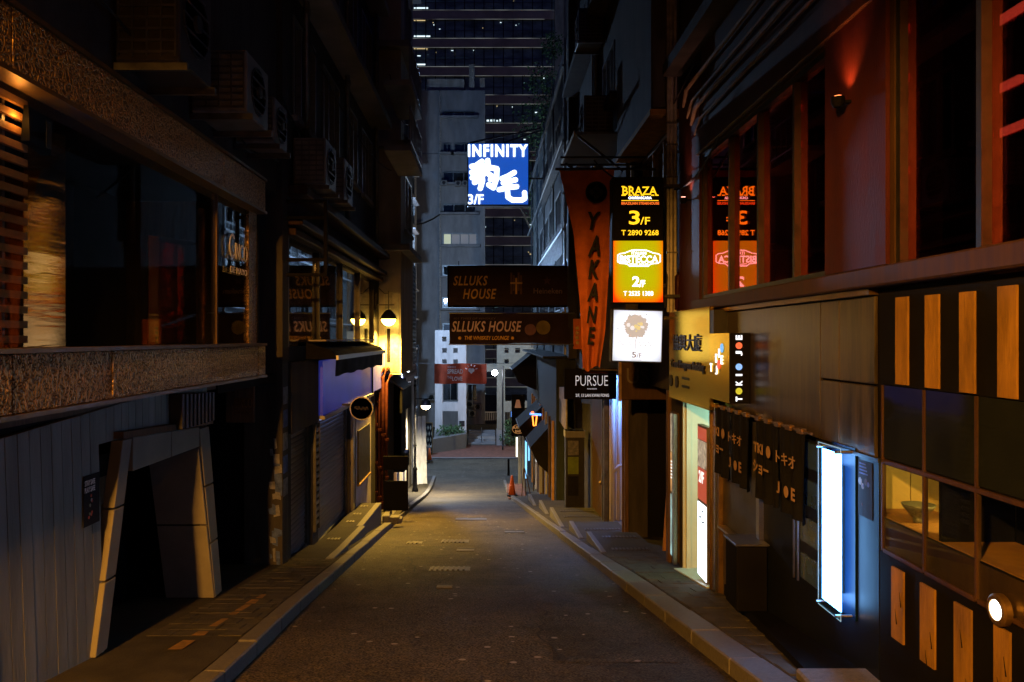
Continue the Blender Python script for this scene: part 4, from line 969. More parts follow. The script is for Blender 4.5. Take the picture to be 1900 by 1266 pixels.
# noren curtain
def noren(y_near, y_far, lab):
    t = T('cloth_curtain', lab, 'curtain', (2.42, (y_near + y_far) / 2, -1.4), 'dark split curtains over the bar entrance')
    mid = (y_near + y_far) / 2
    for (a, b) in ((y_near, mid - .012), (mid + .012, y_far)):
        k = MB(); n = 24; zz = 12; ph = R.random() * 6
        for j in range(zz + 1):
            f = j / zz
            for i in range(n + 1):
                g = i / n; y = a + (b - a) * (g + .02 * f * math.sin(g * 5 + ph)); x = 2.42 + (.004 + .022 * f) * math.sin(g * 17 + ph) + .012 * f * math.sin(g * 7)
                k.v.append((x, y, -.735 - f * .70 + .012 * f * math.sin(g * 4 + ph)))
        for j in range(zz):
            for i in range(n): q = j * (n + 1) + i; k.f.append((q, q + 1, q + n + 2, q + n + 1))
        k.out('cloth', M['navy'], t, smooth=True)
    for i in range(5): y = y_near + .08 + i * (y_far - y_near - .16) / 4; B(t, 'loop', M['goldtrim'], (2.40, 2.44, y - .05, y + .05, -.742, -.70))
    x = 2.378; w = (y_far - y_near) / 2
    def lt(s, yl, z, ww, h, bold=.03): lettering(t, s, M['creamprint'], (x, yl, z), YR, ZU, ww, h, bold=bold, ext=.002, name='print')
    lt('TKI', y_far - .07, -1.02, w * .42, .09); k = MB(); k.lathe([(.052, 0), (.052, -.002)], (x, y_far - .07 - w * .66, -.975), 16, 'x'); k.out('print', M['creamprint'], t)
    lt('ショー', y_far - .06, -1.20, w * .68, .11); lt('トキオ', mid - .06, -1.03, w * .72, .10, .01)
    lt('J', mid - .08, -1.28, .06, .10); k = MB(); k.lathe([(.048, 0), (.048, -.002)], (x, mid - .08 - w * .36, -1.235), 16, 'x'); k.out('print', M['creamprint'], t); lt('E', mid - .08 - w * .55, -1.28, .075, .10)
noren(7.45, 8.60, 'dark split curtain with cream lettering nearer the building doorway')
noren(6.12, 7.27, 'dark split curtain with cream lettering beside the glowing acrylic box')
k = MB(); k.tube([(2.42, 8.75, -.72), (2.42, 6.0, -.72)], .011, 8); tag(k.out('curtain_rod', M['goldtrim'], base=(2.42, 7.4, -.72)), 'slim brass rod carrying the dark split curtains', 'rod')
# the bar's box sign
t = T('box_sign', 'brass and black projecting box sign with coloured dots above the curtains', 'sign', (2.4, 8.0, -.63))
y0 = 7.68; B(t, 'black_face', M['black'], (2.312, 2.505, y0, y0 + .03, -.63, .05)); B(t, 'body', M['black'], (2.33, 2.505, y0 + .031, 8.41, -.63, .05)); B(t, 'brass_face', M['brass'], (2.312, 2.329, y0 + .032, 8.41, -.63, .05))
wl_ = em('sign_white', (.85, .92, 1.0), 1.6); bl_ = em('sign_blue', (.03, .42, .95), 1.1); rd_ = em('sign_red', (.95, .06, .04), 1.0); yl_ = em('sign_olive', (.45, .50, .02), .9)
for ch, v in (('T', 740.6), ('K', 711), ('I', 696), ('J', 656), ('E', 626.5)):
    w = .018 if ch == 'I' else .045; xc = px(1371, y0); z = pz(v, y0)
    lettering(t, ch, wl_, (xc + .031, y0 - .001, z - w / 2), ZU, -XR, w, .062, bold=.04, ext=.006)
for v, m in ((726, yl_), (681, bl_), (641.6, rd_)): dots(t, 1371, v, y0 - .001, .032, m)
xb = 2.311
for u, v, m in ((1340, 646, bl_), (1334, 677, rd_)):
    y = yx(u, xb); k = MB(); k.lathe([(.045, 0), (.045, -.008)], (xb, y, pz(v, y)), 18, 'x'); k.out('dot', m, t)
for ch, u, v in (('I', 1334.7, 655.5), ('K', 1330, 665), ('E', 1340, 668), ('T', 1320, 682), ('J', 1330, 687)):
    y = yx(u, xb); w = .03 if ch == 'I' else .07; lettering(t, ch, wl_, (xb, y + w / 2, pz(v, y) - .045), YR, ZU, w, .09, bold=.04, ext=.008)
B(t, 'bracket', M['darkmetal'], (2.36, 2.515, 8.42, 8.62, .02, .30))
# brass name plate of the building
t = T('brass_name_plate', 'large brass building name plate with black characters over the doorway', 'sign', (2.4, 9.5, -.78))
XN = 2.355; B(t, 'plate', M['brass'], (XN, XN + .05, 8.56, 10.5, -.78, .345), bev=.008); B(t, 'mount', M['black'], (XN + .051, 2.515, 8.6, 10.45, -.7, .3))
rtext(t, '協興大廈', M['blackprint'], 1249.5, 1302, -.15, .05, XN, bold=.01, ext=.012)
rtext(t, 'Grand Progress Building', M['blackprint'], 1246, 1308, -.40, -.27, XN, bold=.015, ext=.012)
for u in (1245.5, 1256): y = yx(u, XN); k = MB(); k.lathe([(.075, 0), (.075, -.01), (.03, -.012)], (XN, y, -.55), 16, 'x'); k.out('seal', M['blackprint'], t)
for i, v in enumerate((-.50, -.60)): strokes(t, [[(a / 9, .5), (a / 9 + .07, .5)] for a in range(9)], M['blackprint'], (XN, yx(1266, XN), v), YR, ZU, .34, .03, .03, name='small_print')
# building doorway
ent = T('building_entrance', 'pale green lit entrance doorway under the brass name plate', 'doorway', (2.7, 9.8, zg(9.8)))
B(ent, 'side_wall', M['greenwhite'], (2.545, 3.9, 10.515, 10.565, zg(10.7) - .1, -.70)); B(ent, 'door_leaf', M['greenwhite'], (2.58, 2.64, 10.47, 10.514, zg(10.5) + .13, -.75)); B(ent, 'back_wall', M['greenwhite'], (3.9, 3.95, 8.9, 10.56, zg(10.7) - .1, -.70))
B(ent, 'near_wall', M['beigewall'], (2.56, 3.9, 8.89, 8.93, zg(10) - .2, -.70)); B(ent, 'ceiling', M['whitewall'], (2.56, 3.9, 8.94, 10.51, -.72, -.69)); 
k = MB(); k.hexa([(2.42, 8.94, zg(9)), (3.9, 8.94, zg(9)), (3.9, 10.51, zg(9)), (2.42, 10.51, zg(9) - .3), (2.42, 8.94, zg(9) + .15), (3.9, 8.94, zg(9) + .15), (3.9, 10.51, zg(10.5) + .16), (2.42, 10.51, zg(10.51) + .135)]); k.out('threshold', M['greenwhite'], ent)
lp = B(ent, 'ceiling_lamp', em('lobby_tube', (.60, 1.0, .74), 60, lamp=True), (2.75, 3.6, 9.5, 9.62, -.76, -.725))
B(ent, 'frame_post', M['goldtrim'], (2.44, 2.55, 8.86, 8.885, zg(8.9), -.79)); 
def advert(y0, y1, xf, z0, z1, lab, parts):
    t = T('advert_light_box', lab, 'light box', (xf, (y0 + y1) / 2, z0), 'lit advert boxes on the door jambs')
    B(t, 'case', M['goldtrim'], (xf + .006, xf + .07, y0, y1, z0, z1))
    for (a, b, m) in parts: B(t, 'print', m, (xf, xf + .005, y0 + .025, y1 - .025, z0 + (z1 - z0) * a, z0 + (z1 - z0) * b))
    return t
wht = em('advert_white', (.80, .92, 1.0), 3.2, uneven=.15, lamp=True); redp = em('advert_red', (.75, .07, .05), .55); food = em('advert_food', (.5, .42, .30), .6, uneven=.8, scale=14); orp = em('advert_orange', (.75, .36, .12), .6, uneven=.5, scale=9); gry = em('advert_green', (.30, .55, .55), .8, uneven=.6, scale=6)
zb = zg(9.3) + .17
t = advert(9.10, 9.52, 2.47, zb, -1.02, 'tall lit red and white advert box on the near side of the doorway', ((.01, .49, wht), (.51, .72, redp), (.725, .90, food), (.905, .985, redp)))
lettering(t, '2/F', em('advert_ink', (1, .95, .9), 1.2), (2.4695, 9.44, zb + 1.12), YR, ZU, .22, .14, bold=.03, ext=.002); lettering(t, 'AD', M['blackprint'], (2.4695, 9.44, zb + .66), YR, ZU, .25, .15, ext=.002)
for i in range(4): B(t, 'print_line', M['blackprint'], (2.467, 2.4695, 9.18, 9.42, zb + .50 + .03 * i, zb + .512 + .03 * i))
t = advert(10.80, 11.18, 2.52, zg(11) + .2, -1.02, 'tall lit orange and green advert box on the far side of the doorway', ((.01, .43, gry), (.45, .72, orp), (.725, .985, food)))
B(t, 'steel_side', M['steel'], (2.46, 2.51, 10.70, 10.79, zg(11) + .2, -1.02))
for i in range(6): B(t, 'print_line', wl_, (2.517, 2.5195, 10.86, 11.12, -1.72 - .045 * i, -1.705 - .045 * i))

# ---- next building: dark, with bay and lower shops
nxt = T('dark_tenement', 'dark tenement with an orange lit bay soffit and ledges behind the light boxes', 'building', (2.6, 17, zg(17)))
op = [(11.0, 13.3, .75, 2.95)] + [(y, y + 1.7, z, z + 1.55) for z in (4.6, 7.5, 10.4, 13.3) for y in (13.9, 16.4, 19.2, 21.6)] + [(11.35, 14.75, zg(15), -.75), (15.2, 17.25, zg(18), -.75), (17.9, 20.0, zg(20), -.9)]
k = MB()
for q in wall_boxes(10.57, 24.0, zg(24) - .3, 19, op): k.box(*Rt(*q, -.35, 0, xw=2.56))
k.out('wall', M['darkwall'], nxt)
windows(nxt, op[:1], lambda *a: Rt(*a, xw=2.56), frame=M['goldtrim'], split=3, sill=False); windows(nxt, op[1:17], lambda *a: Rt(*a, xw=2.56), split=3)
B(nxt, 'bay', M['darkwall'], (2.16, 2.555, 10.7, 13.6, 3.08, 5.6), bev=.02); B(nxt, 'bay_soffit_edge', M['orange'], (2.14, 2.56, 10.68, 13.62, 3.0, 3.075))  # orange lamplight under the bay is put in as the soffit's colour
for y, xw in ((13.75, .22), (18.9, .15), (23.6, .25)): B(nxt, 'pilaster', M['darkwall'], Rt(y, y + .3, -.6, 18, .002, xw, xw=2.56))
for z in (4.25, 7.1, 10.0, 12.9): B(nxt, 'floor_ledge', M['darkwall'], Rt(14.1, 23.5, z, z + .14, .002, .45, xw=2.56), bev=.01)
def plat(y0, y1, z, lab):
    t = T('steel_platform', lab, 'platform', (2.2, y0, z), 'bracketed steel platforms'); x0 = 1.55
    B(t, 'deck', M['oldsteel'], (x0, 2.555, y0, y1, z, z + .04))
    for y in (y0 + .1, y1 - .15): k = MB(); k.tube([(x0 + .05, y, z), (2.55, y, z - .75)], .025, 6); k.out('strut', M['darkmetal'], t)
    B(t, 'edge', M['goldtrim'], (x0 - .02, x0 - .001, y0, y1, z - .03, z + .06))
plat(11.0, 12.6, 4.15 + 1.6, 'upper bracketed steel platform in the dark above the window'); plat(14.6, 17.2, 3.75, 'lower bracketed steel platform above the orange banner')
AC2 = 'condensers on the tenement'
ac_unit('condenser_unit', 'condenser on the lower steel platform above the orange banner', 1.75, 2.3, 14.9, 15.7, 3.86, 4.55, M['acdark'], -1, 1, AC2)
ac_unit('condenser_unit', 'dark condenser high up on the tenement against the tower', 1.95, 2.5, 17.6, 18.4, 6.6, 7.3, M['acdark'], -1, 1, AC2)
ac_unit('condenser_unit', 'dark condenser on the upper bracketed steel platform', 1.75, 2.3, 11.2, 12.0, 5.86, 6.5, M['acdark'], -1, 1, AC2)
t = T('drain_pipes', 'cluster of yellowed drain pipes at the end of the red pilaster', 'pipes', (2.45, 10.75, 0))
for i, u in enumerate((1240, 1246, 1253)): y = 10.62; x = px(u, y); k = MB(); k.tube([(x, y, .35), (x, y, 5.5 + i)], .022 + .008 * (i % 2), 8); k.out('pipe', M['pipe'], t)
for v in (230, 270, 330, 470): B(t, 'clamp', M['oldsteel'], (px(1236, 10.6), px(1258, 10.6), 10.585, 10.6, pz(v, 10.6), pz(v, 10.6) + .02))
k = MB(); k.tube([(px(1256, 10.6), 10.6, .38), (px(1256, 10.6), 10.6, .82), (px(1262, 10.6), 10.6, .95), (px(1270, 10.6), 10.6, .95), (px(1274, 10.6), 10.6, .82), (px(1274, 10.6), 10.6, .38)], .03, 8); k.out('bend', M['rustpipe'], t, smooth=True)
# shop fronts below, boards and doors
t = T('dark_doorway', 'dark open doorway with stacked timber beyond the lit advert box', 'doorway', (2.6, 12, zg(12)))
B(t, 'inner_wall', M['wood'], (3.5, 3.55, 11.2, 14.9, zg(15), -.6)); B(t, 'side_wall', M['black'], (2.92, 3.5, 14.76, 14.82, zg(15), -.6)); B(t, 'post', M['wood'], (2.50, 2.555, 11.24, 11.34, zg(11.3), -.74)); B(t, 'post', M['wood'], (2.49, 2.555, 14.76, 14.84, zg(15), -.74))
for i in range(4): k = MB(); k.tube([(2.75 + .05 * i, 12.6 + .12 * i, zg(13.0) + .1), (2.95 + .03 * i, 13.1 + .1 * i, zg(12.6) + 1.3 + .1 * i)], .035, 5); k.out('timber', M['slatwood'], t)
t = T('timber_sign_board', 'weathered brown sign board hung across under the white light box', 'sign', (2.2, 12.9, -.9))
yb = 12.9; B(t, 'board', M['brownwall'], (px(1150, yb), px(1238, yb), yb, yb + .05, pz(742, yb), pz(672, yb)), bev=.01); B(t, 'batten', M['goldtrim'], (px(1148, yb), px(1153, yb), yb - .01, yb + .06, pz(745, yb), pz(670, yb)))
ftext(t, 'USE', mat('dim_paint', (.10, .085, .07), .7), 1163, 1222, 683, 712, yb - .001)
t = T('blue_lit_alcove', 'narrow alcove lit cold blue with white pipes inside', 'alcove', (2.7, 17, zg(17)))
B(t, 'back_wall', M['bluewall'], (2.565, 3.6, 17.20, 17.245, zg(17.4) - .1, -.78)); B(t, 'inner_wall', M['bluewall'], (3.2, 3.25, 15.2, 17.19, zg(17.4) - .1, -.78)); B(t, 'near_wall', M['bluewall'], (2.92, 3.2, 15.12, 15.19, zg(17.4) - .1, -.78))
B(t, 'post', M['wood'], (2.50, 2.555, 15.10, 15.18, zg(15.1), -.76)); B(t, 'post', M['oldsteel'], (2.46, 2.555, 17.26, 17.36, zg(17.3), -.76))
for x, r in ((2.63, .05), (2.75, .035)): k = MB(); k.tube([(x, 17.10, zg(17.1) + .1), (x, 17.10, -1.0)], r, 10); k.out('pipe', M['whitewall'], t, smooth=True)
k = MB(); k.tube([(2.63, 17.08, zg(17) + 1.25), (2.75, 17.08, zg(17) + 1.4), (2.95, 17.08, zg(17) + 1.42)], .04, 8); k.out('elbow', M['whitewall'], t, smooth=True)
B(t, 'tube_lamp', em('cold_tube', (.16, .36, 1.0), 300, lamp=True), (2.95, 3.15, 16.75, 17.1, -.86, -.82)); B(t, 'floor', M['kerb'], (2.565, 3.2, 15.2, 17.19, zg(17) - .1, zg(16.2) + .10))
t = T('brown_door', 'plain dark brown door between the alcove and the bill posters', 'door', (2.55, 18.6, zg(18.5)))
B(t, 'leaf', M['brownwall'], (2.55, 2.60, 17.95, 19.95, zg(20), -.95)); B(t, 'frame', M['oldsteel'], (2.50, 2.555, 17.82, 17.90, zg(18), -.88)); k = MB(); k.lathe([(.03, 0), (.05, -.05), (.02, -.08)], (2.55, 18.15, zg(18.4) + 1.05), 10, 'x'); k.out('knob', M['goldtrim'], t)
t = T('bill_column', 'tall black display stand with faded green and white bills', 'display stand', (2.1, 20.4, zg(20.4)))
ya = 20.4; xa, xb = px(1050, ya), px(1077, ya); B(t, 'body', M['darkmetal'], (xa, xb + .1, ya, ya + .4, zg(ya) + .1, pz(800, ya))); B(t, 'cap', M['greywall'], (xa - .02, xb + .12, ya - .02, ya + .42, pz(812, ya), pz(800, ya)))
for i, (v0, v1, m) in enumerate(((818, 845, M['paper']), (848, 880, mat('green_bill', (.16, .22, .04), .7)), (884, 920, M['poster_dark']))): B(t, 'bill', m, (xa + .05, xb - .05, ya - .006, ya - .001, pz(v1, ya), pz(v0, ya)))
t = T('mottled_panel', 'pale mottled painted sign panel above the narrow shop doors', 'sign', (2.3, 22.5, -2))
k = MB(); X = 2.08; k.prism([(X, 22.0, pz(800, 22)), (X, 25.8, pz(765, 26)), (X, 25.8, pz(718, 26)), (X, 22.0, pz(718, 22))], (.04, 0, 0)); k.out('panel', mat('mottled_paint', (.40, .34, .35), .7, col2=(.12, .10, .10), scale=5), t)
k = MB(); k.prism([(X - .002, 23.4, -2.5), (X - .002, 24.3, -2.5), (X - .002, 24.4, -1.95), (X - .002, 23.9, -1.75), (X - .002, 23.3, -1.95)], (.001, 0, 0)); k.out('figure', M['darkwall'], t)

# ---- hanging signs
ORANGE_T = em('sign_amber', (1.0, .56, .01), 1.5); WHITE_T = em('sign_bright', (.85, .9, 1.0), 2.6); RED_T = em('sign_vermilion', (1.0, .16, .02), 1.2)
yb = 10.4
t = T('stacked_light_box', 'tall double light box, black with yellow print over yellow with white print', 'light box sign', (px(1185, yb), yb, pz(562, yb)))
x0, x1 = px(1136, yb), px(1232, yb); zt, zm, zl = pz(328, yb), pz(447, yb), pz(563, yb)
B(t, 'case', M['black'], (x0, x1, yb + .012, yb + .24, zl, zt), bev=.012)
B(t, 'upper_face', M['black'], (x0 + .012, x1 - .012, yb, yb + .011, zm + .004, zt - .012))
rl = worldloc(t)
bis = lightbox('yellow_print', (1.15, .04, .0), (.53, .50, .0), 1.0, 0, (zm + zl) / 2 + .10 - rl.z, (x1 - x0) / 2 * 1.02, (zm - zl) / 2 * 1.28)
B(t, 'lower_face', bis, (x0 + .014, x1 - .014, yb, yb + .011, zl + .015, zm))
yf = yb - .001
ftext(t, 'BRAZA', ORANGE_T, 1155, 1219, 346.5, 362, yf, bold=.015)
for a, b in ((1153, 1161), (1166, 1173), (1175, 1180), (1180, 1186), (1189, 1195), (1208, 1214), (1216, 1222)): B(t, 'serif', ORANGE_T, (px(a, yf), px(b, yf), yf - .003, yf, pz(363.5, yf), pz(361.5, yf)))
for a, b in ((1153, 1159), (1166, 1171)): B(t, 'serif', ORANGE_T, (px(a, yf), px(b, yf), yf - .003, yf, pz(347.5, yf), pz(345.5, yf)))
ftext(t, 'CHURRASCARIA', WHITE_T, 1166, 1209, 365, 370, yf, bold=.02); B(t, 'rule', ORANGE_T, (px(1153, yf), px(1222, yf), yf - .003, yf, pz(373, yf), pz(371.8, yf)))
ftext(t, 'BRAZILIAN STEAKHOUSE', RED_T, 1153, 1223, 375, 380, yf, bold=.02); ftext(t, '3', ORANGE_T, 1167, 1187, 391, 417, yf, bold=.02); ftext(t, '/F', ORANGE_T, 1188, 1206, 403, 417, yf, bold=.01); ftext(t, 'T 2890 9268', ORANGE_T, 1153, 1222, 427, 437, yf, bold=.015)
P_ = [(.0, .28), (.05, .18), (.22, .14), (.28, .0), (.72, .0), (.78, .14), (.95, .18), (1, .28), (1, .66), (.95, .76), (.84, .80), (.68, .97), (.5, 1), (.32, .97), (.16, .80), (.05, .76), (0, .66), (0, .28)]
strokes(t, [P_], WHITE_T, (px(1146, yf), yf, pz(494, yf)), XR, ZU, px(1225, yf) - px(1146, yf), pz(464, yf) - pz(494, yf), .012, name='logo_outline')
ftext(t, 'ITALIAN', WHITE_T, 1172, 1199, 467, 473, yf, bold=.01); ftext(t, 'BISTECCA', WHITE_T, 1150, 1221, 474.5, 488, yf, bold=.025); ftext(t, 'STEAK HOUSE', WHITE_T, 1168, 1203, 488.8, 493, yf, bold=.0)
ftext(t, '2', WHITE_T, 1173, 1187, 513, 532, yf, bold=.03); ftext(t, '/F', WHITE_T, 1186, 1197, 520, 533, yf, bold=.02); ftext(t, 'T 2525 1308', WHITE_T, 1157, 1212, 540.5, 549, yf, bold=.008)
B(t, 'arm', M['darkmetal'], (x1, 2.5, yb + .1, yb + .14, zt - .12, zt - .08)); B(t, 'arm', M['darkmetal'], (x1, 2.5, yb + .1, yb + .14, zl + .08, zl + .12))
yb = 10.35
t = T('white_light_box', 'square white light box with a grey splash print hung slightly crooked', 'light box sign', (px(1181, yb), yb, pz(672, yb)))
x0, x1, z0, z1 = px(1134, yb), px(1229, yb), pz(673, yb), pz(574, yb); rl = worldloc(t)
B(t, 'case', M['darkmetal'], (x0, x1, yb + .012, yb + .2, z0, z1), bev=.01)
B(t, 'face', lightbox('white_print', (.42, .44, .50), (1.25, 1.28, 1.4), 1.0, 0, (z0 + z1) / 2 - rl.z, (x1 - x0) / 2 * 1.1, (z1 - z0) / 2 * 1.1), (x0 + .018, x1 - .018, yb, yb + .011, z0 + .018, z1 - .018))
ink = em('grey_ink', (.42, .42, .40), .95); inky = em('ochre_ink', (.62, .55, .25), 1.0); inkd = em('dark_ink', (.08, .08, .08), .5)
cx, cz = px(1178, yb), pz(606, yb); k = MB(); pts = []
for i in range(60): a = 2 * math.pi * i / 60; r = .155 * (1 + .14 * math.sin(i * 2.9) * R.random() + .10 * R.uniform(-1, 1)); pts.append((cx + r * math.cos(a), yb - .001, cz + r * math.sin(a)))
k.prism(pts, (0, -.002, 0)); k.out('splash', ink, t)
for i in range(14): a = R.random() * 6.28; r = .16 + R.random() * .09; k = MB(); k.lathe([(R.uniform(.004, .012), 0), (.003, -.003)], (cx + r * math.cos(a), yb - .001, cz + r * math.sin(a) * .9), 7, 'y'); k.out('splash_drop', ink, t)
for i in range(9): a = R.random() * 6.28; r = R.random() * .11; k = MB(); k.lathe([(R.uniform(.012, .035), 0), (.01, -.002)], (cx + r * math.cos(a), yb - .0035, cz + r * math.sin(a)), 9, 'y'); k.out('splash_spot', [inky, em('pale_ink', (.7, .72, .75), 1.1)][i % 2], t)
B(t, 'stem', ink, (cx - .004, cx + .004, yb - .003, yb - .001, pz(648, yb), pz(628, yb)))
strokes(t, [[(i / 22, .5 + .4 * math.sin(i * 1.7) * math.cos(i * .31)) for i in range(11)], [(i / 22, .5 + .35 * math.sin(i * 2.1)) for i in range(13, 23)]], ink, (px(1146, yb), yb - .001, pz(645, yb)), XR, ZU, .46, .10, .006, name='script')
ftext(t, '5', inkd, 1172, 1180, 653, 664, yb - .001, bold=.01); ftext(t, '/F', inkd, 1181, 1190, 655, 664, yb - .001); B(t, 'rule', ink, (px(1171, yb), px(1190, yb), yb - .003, yb - .001, pz(669, yb), pz(668, yb)))
B(t, 'arm', M['darkmetal'], (x1, 2.5, yb + .08, yb + .12, z1 - .12, z1 - .08)); t.rotation_euler = (0, rad(1.6), 0)
# vertical cloth banner
yb = 12.3
t = T('vertical_cloth_banner', 'long tapering orange cloth banner with a black crest and capitals', 'banner', (px(1098, yb), yb, pz(683, yb)))
Lf = [(316, 1038), (432, 1064), (565, 1076), (684, 1082)]; Rg = [(316, 1139), (445, 1133), (614, 1124), (684, 1114)]
k = MB(); n, mm = 26, 40
def bx(f, g):
    v = 316 + (684 - 316) * g; a, b = lerp_tab(Lf, v), lerp_tab(Rg, v)
    y = yb + .035 * math.sin(f * 13 + 1.5 * g) * (.25 + g) + .03 * math.sin(f * 5 - 3 * g); return (px(a + (b - a) * f, yb), y, pz(v + 5 * math.sin(f * 6) * g, yb))
for j in range(mm + 1):
    for i in range(n + 1): k.v.append(bx(i / n, j / mm))
for j in range(mm):
    for i in range(n): q = j * (n + 1) + i; k.f.append((q, q + 1, q + n + 2, q + n + 1))
k.out('cloth', M['bandana'], t, smooth=True)
yq = yb - .085
cx, cz = px(1106.5, yq), pz(357, yq); k = MB(); k.lathe([(.168, 0), (.168, -.002), (.146, -.002), (.146, 0)], (cx, yq, cz), 32, 'y'); k.out('crest_ring', M['blackprint'], t)
for i in range(4): a = rad(90 * i); k = MB(); d = Vector((math.cos(a), 0, math.sin(a))); e = Vector((-d.z, 0, d.x)); c0 = Vector((cx, yq, cz)); k.prism([c0 + d * .015, c0 + d * .07 + e * .05, c0 + d * .125, c0 + d * .07 - e * .05], (0, -.002, 0)); k.out('crest_petal', M['blackprint'], t)
for ch, u, v0, v1, w in (('Y', 1103, 393, 427, 25), ('A', 1102, 437, 476, 23), ('K', 1102, 482, 518, 22), ('A', 1099, 525, 560, 20), ('N', 1098, 568, 600, 19), ('E', 1097, 607, 640, 15)):
    lettering(t, ch, M['blackprint'], (px(u - w / 2, yq), yq, pz(v1, yq)), XR, ZU, px(u + w / 2, yq) - px(u - w / 2, yq), pz(v0, yq) - pz(v1, yq), bold=.03, shear=.25, ext=.002)
k = MB(); k.tube([(px(1030, yb), yb, pz(314, yb)), (2.55, yb, pz(314, yb))], .02, 8); k.out('pole', M['darkmetal'], t); k = MB(); k.tube([(px(1080, yb), yb, pz(685, yb)), (px(1145, yb), yb, pz(687, yb))], .015, 6); k.out('bottom_bar', M['goldtrim'], t)
for v in (292, 306): k = MB(); k.tube([(px(1040, 13), 13, pz(v, 13)), (2.55, 13, pz(v, 13))], .018, 6); k.out('stay', M['darkmetal'], t)
# small orange board behind it
t = T('orange_side_board', 'small orange lit board half hidden behind the tapering banner', 'sign', (px(1075, 19), 19, pz(647, 19))); B(t, 'board', M['bandana'], (px(1064, 19), px(1124, 19), 19, 19.04, pz(648, 19), pz(592, 19))); B(t, 'arm', M['darkmetal'], (px(1124, 19), 2.555, 19.0, 19.03, pz(605, 19), pz(602, 19)))
for i in range(4): B(t, 'print_line', M['goldtrim'], (px(1068, 19), px(1074, 19), 18.994, 18.999, pz(612 + i * 9, 19), pz(606 + i * 9, 19)))
# black fashion sign
yb = 16.0; t = T('black_shop_sign', 'black projecting sign with thin white lettering and a small lamp bar', 'sign', (px(1095, yb), yb, pz(741, yb)))
B(t, 'panel', M['black'], (px(1047, yb), px(1144, yb), yb, yb + .08, pz(741, yb), pz(684, yb)), bev=.008); dimw = em('lit_print', (.80, .80, .86), .55)  # print glows by itself in place of light from the lamp bar
ftext(t, 'PURSUE', dimw, 1068, 1128, 697, 716, yb - .001, bold=-.012); ftext(t, 'FASHION', dimw, 1090, 1107, 720.5, 723, yb - .001); ftext(t, '2/F, 13 LAN KWAI FONG', dimw, 1068, 1130, 731, 737.5, yb - .001, bold=.01)
k = MB(); k.tube([(px(1082, yb), yb - .10, pz(691, yb)), (px(1142, yb), yb - .10, pz(692, yb))], .022, 8); k.out('lamp_bar', M['rustpipe'], t); B(t, 'arm', M['darkmetal'], (px(1144, yb), 2.555, yb + .02, yb + .06, pz(705, yb), pz(702, yb)))
# the two wide banners across the street
yb = 24.0; prn = mat('amber_print', (.75, .42, .10), .7, var=.15); prn2 = mat('lilac_print', (.70, .52, .62), .7, var=.15)
t = T('dark_sign_box', 'wide dark brown sign box with slanted amber capitals across the street', 'sign', (px(945, yb), yb, pz(570, yb)))
B(t, 'case', M['black'], (px(830, yb), 2.50, yb, yb + .22, pz(570, yb), pz(493, yb)), bev=.02); B(t, 'face', mat('dark_brown_print', (.035, .014, .009), .5, var=.25), (px(833, yb), px(1062, yb), yb - .012, yb - .001, pz(567, yb), pz(496, yb)))
yf = yb - .013; ftext(t, 'SLLUKS', prn, 841, 905, 512, 530, yf, bold=.02, shear=.25, spacing=1.15); ftext(t, 'HOUSE', prn, 859, 921, 536, 555, yf, bold=.02, shear=.25, spacing=1.15); ftext(t, 'Heineken', mat('dull_print', (.30, .20, .14), .7), 990, 1043, 535, 545, yf, bold=.01)
k = MB(); cx, cz = px(1015, yf), pz(521, yf); k.prism([(cx + .14 * (1 if i % 2 == 0 else .42) * math.sin(math.pi * i / 5), yf, cz + .14 * (1 if i % 2 == 0 else .42) * math.cos(math.pi * i / 5)) for i in range(10)], (0, -.004, 0)); k.out('star', mat('dull_star', (.10, .045, .03), .7), t)
k = MB()
for i in range(5): B(t, 'print_block', prn if i == 2 else mat('dim_amber_%d' % i, (.17, .085, .03), .7), (px(947 + 4.5 * i, yf), px(950.5 + 4.5 * i, yf), yf - .003, yf, pz(546 - 6 * (i % 2), yf), pz(506 + 5 * (i % 3), yf)))
B(t, 'print_block', prn, (px(947, yf), px(969, yf), yf - .0045, yf - .0035, pz(527, yf), pz(524, yf)))
for u in (850, 1030): B(t, 'hanger_frame', M['darkmetal'], (px(u, yb), px(u, yb) + .03, yb + .1, yb + .13, pz(492, yb), pz(484, yb)))
yb = 23.6
t = T('whiskey_banner', 'dark purple banner with slanted lilac capitals below the brown sign box', 'banner', (px(940, yb), yb, pz(640, yb)))
k = MB(); n = 60
for j in range(9):
    for i in range(n + 1): f, g = i / n, j / 8; k.v.append((px(834, yb) + (2.35 - px(834, yb)) * f, yb + .02 * math.sin(f * 22 + g * 2) + .02 * math.sin(f * 9 - g * 4), pz(582 + 56 * g + 1.2 * math.sin(f * 7) * g, yb)))
for j in range(8):
    for i in range(n): q = j * (n + 1) + i; k.f.append((q, q + 1, q + n + 2, q + n + 1))
k.out('cloth', mat('purple_cloth', (.030, .017, .024), .8, var=.35, scale=3), t, smooth=True)
yf = yb - .055; ftext(t, 'SLLUKS HOUSE', prn2, 838, 968, 596, 616, yf, bold=.02, shear=.25, spacing=1.1); ftext(t, 'THE WHISKEY LOUNGE', prn, 862, 945, 623.5, 631, yf, bold=.015, shear=.2); ftext(t, '101 TYPES OF WHISKEY', mat('dim_lilac', (.15, .11, .13), .7), 842, 920, 589.5, 593, yf, shear=.2)
for u in (853, 951): k = MB(); k.lathe([(.05, 0), (.05, -.003)], (px(u, yf), yf, pz(627.5, yf)), 6, 'y'); k.out('print_star', prn, t)
